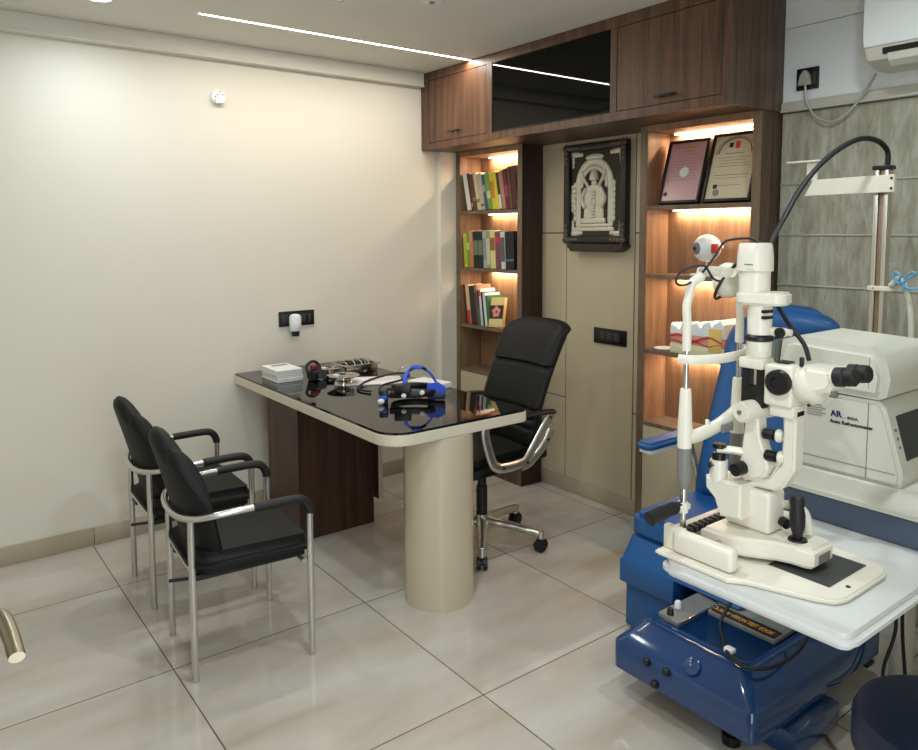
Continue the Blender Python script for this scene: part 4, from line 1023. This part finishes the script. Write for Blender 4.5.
b = B().box(tx-0.012, tx+0.012, tyy-0.003, tyy+0.020, 1.165, 1.262, 0.003).box(tx-0.012, tx+0.012, tyy-0.04, tyy-0.018, 1.165, 1.262, 0.003).box(tx-0.010, tx+0.012, tyy-0.03, tyy+0.008, 1.165, 1.215, 0.003)
b.build('mirror_stem', 'black', sl)
B().box(tx-0.004, tx+0.002, tyy-0.019, tyy-0.004, 1.215, 1.255, 0.001, mtx=None).build('mirror', 'mirror', sl)
B().cyl((tx-0.050, 0.962, 1.156), (tx+0.085, 0.938, 1.160), 0.025, n=32, bev=0.004).build('tilt_joint', 'white', sl)
B().cyl((tx-0.0545, 0.9628, 1.156), (tx-0.050, 0.962, 1.156), 0.005, n=16).build('joint_screw', 'brass', sl)
B().prism([(0.966, 1.15), (0.934, 1.15), (0.930, 1.10), (0.915, 1.06), (0.905, 1.03), (0.915, 1.005), (0.965, 0.985), (0.985, 1.005), (0.975, 1.05)], 'x', tx-0.022, tx+0.020, 0.006, 3).build('illumination_arm', 'white', sl)
for (dy, z, x) in ((-0.068, 1.108, tx-0.010), (-0.074, 1.058, tx-0.010)):
    B().cyl((x, tyy+dy+0.028, z), (x+0.004, tyy+dy, z), 0.013, 0.013, bev=0.003).build('adjusting_knob', 'black', sl)
    B().cyl((x+0.004, tyy+dy-0.0005, z), (x+0.008, tyy+dy-0.014, z), 0.015, bev=0.003).build('knob_cap', 'white', sl)
B().cyl((tx-0.030, tyy-0.004, 1.022), (tx-0.062, tyy+0.002, 1.018), 0.017, 0.015, bev=0.003).build('centring_knob', 'black', sl)
B().tube([(1.565, 1.027, 1.052), (1.585, 1.000, 1.052), (1.600, 0.972, 1.050)], 0.016, n=12, flat=0.009).build('angle_lever', 'white', sl)
B().cyl((1.568, 1.022, 1.056), (1.568, 1.022, 1.066), 0.017, bev=0.002).cyl((1.568, 1.022, 1.024), (1.568, 1.022, 1.044), 0.017, bev=0.002).build('angle_disc', 'black', sl)
B().cyl((1.568, 1.022, 0.962), (1.568, 1.022, 1.028), 0.021, n=32, bev=0.002).prism([(1.048, 0.985), (0.95, 0.985), (0.95, 0.90), (1.005, 0.895), (1.022, 0.935), (1.045, 0.955)], 'x', 1.548, 1.630, 0.006, 3).build('pivot_bracket', 'white', sl)
B().cyl((1.542, 1.030, 1.016), (1.548, 1.028, 1.016), 0.008).build('bracket_screw', 'chrome', sl)
# carriage
cg = rrect(1.548, 1.652, 0.742, 0.80, (0.02, 0.02, 0, 0), 5)
cp = [(1.520, 1.035), (1.522, 0.965), (1.534, 0.930), (1.552, 0.900), (1.572, 0.872), (1.582, 0.845), (1.585, 0.812), (1.597, 0.795), (1.678, 0.795), (1.690, 0.812), (1.693, 0.845), (1.703, 0.872), (1.722, 0.900), (1.738, 0.935), (1.742, 1.035)]
B().prism(cp, 'z', 0.8225, 0.868, 0.008, 3).build('carriage', 'white', sl)
B().box(1.590, 1.662, 0.902, 1.018, 0.868, 0.968, 0.010, 3).build('carriage_block', 'white', sl)
b = B()
for y in (0.920, 0.958): b.cyl((1.625, y, 0.968), (1.625, y, 0.970), 0.007, n=16)
b.build('block_screw', 'black', sl)
B().box(1.615, 1.665, 0.7935, 0.7955, 0.832, 0.852).build('maker_plate', 'grey', sl)
B().lathe([(0.022, 0), (0.020, 0.004), (0.010, 0.006)], (1.625, 0.850, 0.868)).build('joystick_collar', 'black', sl)
B().lathe([(0.010, 0), (0.012, 0.012), (0.0165, 0.028), (0.0175, 0.055), (0.015, 0.072), (0.017, 0.085), (0.015, 0.096), (0.008, 0.100)], (1.625, 0.850, 0.872), (0.02, 0.06, 1), n=20).build('joystick', 'rubber', sl)
B().tube([(1.655, 0.905, 0.930), (1.662, 0.872, 0.932), (1.664, 0.852, 0.915), (1.664, 0.845, 0.875)], 0.010, n=12).build('elevation_arm', 'white', sl)
B().cyl((1.640, 0.898, 0.895), (1.632, 0.878, 0.893), 0.012, bev=0.002).build('lock_knob', 'black', sl)
# microscope arm and head
arm = [(0.884, 1.170), (0.850, 1.170), (0.850, 1.035), (0.878, 0.986), (0.898, 0.975), (0.965, 0.972), (0.965, 1.002), (0.912, 1.006), (0.884, 1.045), (0.880, 1.12)]
B().prism(arm, 'x', 1.598, 1.640, 0.006, 3).build('microscope_arm', 'white', sl)
B().box(1.578, 1.655, 0.852, 0.920, 1.180, 1.276, 0.008, 3).box(1.588, 1.645, 0.850, 0.908, 1.155, 1.184, 0.004).build('magnification_body', 'white', sl)
B().lathe([(0.029, 0), (0.029, 0.012), (0.026, 0.016), (0.014, 0.017), (0.012, 0.013)], (1.578, 0.880, 1.238), (-1, 0, 0), n=32).build('magnification_knob', 'black', sl)
B().box(1.600, 1.635, 0.875, 0.905, 1.278, 1.2795).build('top_slot', 'black', sl)
B().lathe([(0.036, 0), (0.038, 0.004), (0.043, 0.010), (0.045, 0.035), (0.040, 0.052), (0.030, 0.060)], (1.617, 0.856, 1.235), (0, -1, 0.06), n=36).build('microscope_barrel', 'white', sl)
B().lathe([(0.005, 0), (0.005, 0.02)], (1.60, 0.842, 1.277)).build('barrel_pin', 'black', sl)
B().prism([(0.825, 1.212), (0.772, 1.232), (0.758, 1.250), (0.764, 1.282), (0.830, 1.282)], 'x', 1.575, 1.66, 0.010, 3).build('prism_housing', 'white', sl)
for x in (1.588, 1.648):
    B().lathe([(0.017, 0), (0.018, 0.004), (0.018, 0.022), (0.016, 0.026)], (x, 0.768, 1.266), (0, -1, 0.12), n=24).build('eyepiece_tube', 'white', sl)
    B().lathe([(0.018, 0), (0.021, 0.003), (0.021, 0.020), (0.0185, 0.023), (0.020, 0.028), (0.019, 0.042), (0.015, 0.046)], (x, 0.762, 1.267), (0, -1, 0.12), n=28).build('eyepiece', 'rubber', sl)
B().sph((1.585, 0.815, 1.196), 0.004, n=12).build('barrel_screw', 'black', sl)

hz = thing('fibre_hose', 'thick black hose arching from the pole top down to the slit lamp', 'cable', (2.2, 1.05, 1.8))
B().tube([(2.75, 1.172, 1.802), (2.75, 1.169, 1.815), (2.74, 1.169, 1.852), (2.68, 1.174, 1.879), (2.58, 1.181, 1.881), (2.46, 1.187, 1.846), (2.3, 1.175, 1.78), (2.15, 1.156, 1.698), (1.98, 1.11, 1.608), (1.8, 1.042, 1.542), (1.73, 1.014, 1.501), (1.69, 0.986, 1.447), (1.665, 0.944, 1.407), (1.655, 0.902, 1.357), (1.648, 0.864, 1.32), (1.64, 0.846, 1.285)],
         [0.009]*4+[0.009]*2+[0.008]*2+[0.0065]*2+[0.0052]*6, n=12).build('hose', 'rubber', hz)

# ================================================================ AUTOREFRACTOR
ar = thing('autorefractor', 'boxy white autorefractor on a slate blue base on the table, right edge', 'eye test machine', (2.1, 0.85, 0.8))
B().prism(rrect(1.945, 2.335, 0.635, 1.15, 0.012, 4), 'z', 0.8005, 0.872, 0.003).build('base_skirt', 'arblue', ar)
bm = bmesh.new()
def rg(x0, x1, y0, y1, z, r=0.02): return [bm.verts.new((x, y, z)) for x, y in rrect(x0, x1, y0, y1, r, 4)]
rr = [rg(1.942, 2.338, 0.632, 1.153, 0.872), rg(1.942, 2.338, 0.632, 1.153, 0.884), rg(1.955, 2.325, 0.64, 1.14, 0.898), rg(1.998, 2.28, 0.70, 1.10, 0.915), rg(2.002, 2.276, 0.71, 1.09, 0.922)]
n = len(rr[0]); bm.faces.new(rr[0][::-1])
for a, c in zip(rr, rr[1:]):
    for k in range(n): bm.faces.new((a[k], a[(k+1) % n], c[(k+1) % n], c[k]))
bm.faces.new(rr[-1]); bmesh.ops.recalc_face_normals(bm, faces=bm.faces)
q = B(); q._add(bm); q.build('base_deck', 'arwhite', ar)
B().prism([(1.105, 0.921), (0.790, 0.921), (0.785, 0.955), (0.832, 1.120), (0.850, 1.137), (1.07, 1.137), (1.09, 1.12)], 'x', 2.004, 2.275, 0.010, 3).build('body', 'arwhite', ar)
B().prism([(1.125, 1.16), (1.115, 1.146), (0.850, 1.140), (0.830, 1.150), (0.823, 1.20), (0.838, 1.255), (0.866, 1.276), (1.075, 1.284), (1.115, 1.270)], 'x', 1.986, 2.294, 0.022, 5).build('measuring_head', 'arwhite', ar)
B().prism([(1.155, 1.165), (1.1255, 1.150), (1.1255, 1.270), (1.150, 1.258)], 'x', 1.995, 2.285, 0.004).build('patient_window', 'argrey', ar)
B().box(2.0, 2.28, 0.955, 1.08, 1.132, 1.146).build('neck', 'argrey', ar)
B().box(2.002, 2.0045, 0.871, 0.8725, 0.93, 1.13).box(1.9855, 1.9875, 0.866, 0.8672, 1.168, 1.252).box(2.002, 2.0045, 0.80, 1.09, 0.956, 0.9572).build('seam', 'argrey', ar)
# screen on the sloped operator face: face runs from (0.785,0.955) to (0.832,1.120)
sd_ = Vector((0, 0.047, 0.165)).normalized(); sn = Vector((0, -sd_.z, sd_.y))
sm = Matrix.Identity(4)
for i, v in enumerate((Vector((1, 0, 0)), sd_, Vector((1, 0, 0)).cross(sd_))):
    for k in range(3): sm[k][i] = v[k]
sm.translation = (2.14, 0.8085, 1.0375)
B().box(-0.088, 0.125, -0.055, 0.062, 0.0, 0.0015, mtx=sm).build('screen', 'screen', ar)
for k in range(3): B().cyl(sm @ Vector((-0.108, 0.028-0.022*k, 0)), sm @ Vector((-0.108, 0.028-0.022*k, 0.003)), 0.004, n=14).build('button', 'grey', ar)
text('model_letters', 'AR', 0.023, (2.0025, 0.968, 1.078), (0, -1, 0), (0, 0.12, 1), 'inkblue', ar, bold=0.0006)
text('model_number', '- 800A', 0.012, (2.0025, 0.932, 1.076), (0, -1, 0), (0, 0.12, 1), 'ink', ar, sx=1.1)
text('model_name', 'Auto Refractometer', 0.0135, (2.0025, 0.970, 1.060), (0, -1, 0), (0, 0, 1), 'ink', ar, bold=0.0003)
b = B()
for k in range(5): b.box(2.0015, 2.0045, 0.993-0.010*(k % 2), 1.035, 1.072+0.007*k, 1.0732+0.007*k)
b.build('vent_slot', 'grey', ar)
B().lathe([(0.013, 0), (0.013, 0.0008), (0.0085, 0.0008), (0.0085, 0)], (2.215, 0.8235, 1.222), (0, -1, -0.05), n=24).sph((2.215, 0.823, 1.222), 0.0045, (1, 0.3, 1.6), 10).build('logo_ring', 'inkblue', ar)
b = B()
for k in range(6): b.box(2.197+0.0062*k, 2.2015+0.0062*k, 0.8222, 0.8240, 1.195, 1.202)
for k in range(5): b.box(2.199+0.0066*k, 2.2042+0.0066*k, 0.8222, 0.8240, 1.187, 1.1905)
b.build('small_print', 'argrey', ar)

# ================================================================ POLE WITH CHART ARM
pl = thing('instrument_pole', 'tall copper and steel pole with a flat ivory arm in front of the stone wall', 'instrument pole', (2.75, 1.18, 0))
B().box(2.732, 2.768, 1.156, 1.170, 0.01, 1.786, 0.002).build('steel_channel', 'alu', pl)
B().box(2.732, 2.768, 1.188, 1.203, 0.01, 1.786, 0.002).build('steel_channel', 'alu', pl)
B().box(2.738, 2.764, 1.171, 1.187, 0.01, 1.786, 0.002).build('copper_insert', 'copper', pl)
B().box(2.727, 2.773, 1.150, 1.210, 1.786, 1.800, 0.002).build('top_cap', 'black', pl)
B().prism([(1.442, 1.705), (1.412, 1.763), (1.131, 1.767), (1.131, 1.707)], 'x', 2.714, 2.7315, 0.002).build('bracket_arm', 'white', pl)
B().box(2.714, 2.726, 1.399, 1.436, 1.761, 1.829, 0.001).box(2.695, 2.745, 1.383, 1.505, 1.828, 1.834, 0.001).build('tee_holder', 'white', pl)
for z in (1.720, 1.754): B().cyl((2.7145, 1.139, z), (2.712, 1.139, z), 0.0045, n=12).build('bracket_screw', 'black', pl)
B().box(2.716, 2.7315, 1.120, 1.205, 1.368, 1.385, 0.002).cyl((2.717, 1.185, 1.377), (2.715, 1.185, 1.377), 0.0025, n=10, m=1).build('small_clamp', ['white', 'black'], pl)
B().box(2.722, 2.778, 1.148, 1.211, 0.0, 0.012, 0.002).build('foot_plate', 'black', pl)
ft = thing('suction_tube', 'pale flexible tube tied with a sky blue ribbon beside the pole', 'tube', (2.70, 1.07, 1.3))
B().tube([(2.705, 1.122, 1.388), (2.70, 1.113, 1.396), (2.70, 1.098, 1.413), (2.70, 1.079, 1.394), (2.70, 1.061, 1.345), (2.70, 1.052, 1.285), (2.70, 1.05, 1.20), (2.705, 1.07, 1.08), (2.72, 1.11, 0.98), (2.712, 1.135, 0.90), (2.712, 1.138, 0.5), (2.712, 1.140, 0.22)], 0.010, n=12).build('tube', 'clear', ft)
B().tube([(2.682, 1.095, 1.395), (2.678, 1.082, 1.425), (2.68, 1.100, 1.438), (2.68, 1.104, 1.415), (2.68, 1.085, 1.400), (2.678, 1.060, 1.415), (2.675, 1.035, 1.432), (2.675, 1.045, 1.440), (2.68, 1.068, 1.420), (2.68, 1.072, 1.372)], 0.005, n=8, flat=0.003).tube([(2.682, 1.075, 1.396), (2.675, 1.05, 1.385), (2.675, 1.00, 1.390), (2.675, 0.90, 1.402)], 0.0035, n=8).build('ribbon', 'bluerib', ft)

# ================================================================ PATIENT CHAIR
pch = thing('patient_chair', 'blue vinyl patient chair behind the slit lamp table', 'patient chair', (2.5, 1.62, 0))
B().prism(rrect(2.272, 2.80, 1.372, 1.877, (0.05, 0.03, 0.03, 0.05), 6), 'z', 0.378, 0.472, 0.020, 4).build('seat', 'bluev', pch)
bm = bmesh.new()
rr = [[bm.verts.new((x, y, z)) for x, y in rrect(x0, x1, y0, y1, 0.02, 4)] for (x0, x1, y0, y1, z) in ((2.234, 2.79, 1.36, 1.885, 0.288), (2.275, 2.78, 1.39, 1.870, 0.377))]
n = len(rr[0]); bm.faces.new(rr[0][::-1]); bm.faces.new(rr[1])
for k in range(n): bm.faces.new((rr[0][k], rr[0][(k+1) % n], rr[1][(k+1) % n], rr[1][k]))
bmesh.ops.recalc_face_normals(bm, faces=bm.faces)
q = B(); q._add(bm); q.build('seat_skirt', 'bluev', pch)
B().box(2.232, 2.79, 1.632, 1.887, 0.196, 0.2875, 0.004).build('skirt_flap', 'bluev', pch)
B().box(2.258, 2.74, 1.632, 1.875, 0.012, 0.1955, 0.006).build('pedestal', 'bluev', pch)
def pback(u, v, side):
    y = -1+2*u; z = 0.47+0.80*v
    hw = 0.255-0.02*v
    rc = 0.0
    if v > 0.80:
        k = (v-0.80)/0.20; rc = 0.10*k**3
    yy = 1.595+y*(hw-rc)
    lean = 2.665+0.235*v**1.2
    th = 0.05*(0.3+0.7*min(1, (1-abs(y))*5))*(0.35+0.65*(1-abs(2*v-1)**10))
    if v > 0.82: th *= 1.15
    return (lean-side*th+0.04+(0.03*abs(y)**2)*(-1), yy, z-0.03*abs(y)**4*v)
shell(pback, 24, 40).build('backrest', 'bluev', pch, ang=70)
hr = B().sph((2.838, 1.550, 1.205), 1, (0.062, 0.200, 0.066), 40)
hr.build('headrest_roll', 'bluev', pch)
for y in (1.945, 1.30):
    B().prism(rrect(2.43, 2.80, y-0.042, y+0.042, 0.03, 6), 'z', 0.672, 0.704, 0.012, 3).build('armrest', 'bluem' if 0 else 'bluev', pch)
    B().box(2.45, 2.78, y-0.03, y+0.03, 0.655, 0.6715, 0.004).build('armrest_plate', 'whitep', pch)
    s = -1 if y > 1.5 else 1
    B().tube([(2.74, y+s*0.01, 0.66), (2.76, y+s*0.02, 0.58), (2.76, y+s*0.055, 0.47), (2.72, y+s*0.10, 0.42)], 0.014, n=12).build('armrest_bracket', 'tube', pch)

# ================================================================ STOOL
so_ = thing('stool', 'round navy stool at the lower right corner in front of the table', 'stool', (1.70, 0.475, 0))
cxs, cys = 1.845, 0.600
so_.location = (cxs, cys, 0); OFF[so_] = Vector((cxs, cys, 0))
B().lathe([(0.16, 0.355), (0.185, 0.362), (0.194, 0.38), (0.194, 0.445), (0.184, 0.467), (0.15, 0.477), (0.01, 0.480)], (cxs, cys, 0), n=64).build('seat', 'navy', so_)
B().cyl((cxs, cys, 0.08), (cxs, cys, 0.355), 0.025).build('column', 'chrome', so_)
for k in range(5):
    a = R(72*k+20); c, s = math.cos(a), math.sin(a)
    lo = B().tube([(cxs+0.02*c, cys+0.02*s, 0.095), (cxs+0.22*c, cys+0.22*s, 0.062)], 0.016, sub=1, flat=0.012).build('base_leg', 'chrome', so_)
    B().cyl((cxs+0.22*c-s*0.02, cys+0.22*s+c*0.02, 0.026), (cxs+0.22*c+s*0.02, cys+0.22*s-c*0.02, 0.026), 0.025, bev=0.004).build('caster', 'rubber', lo)
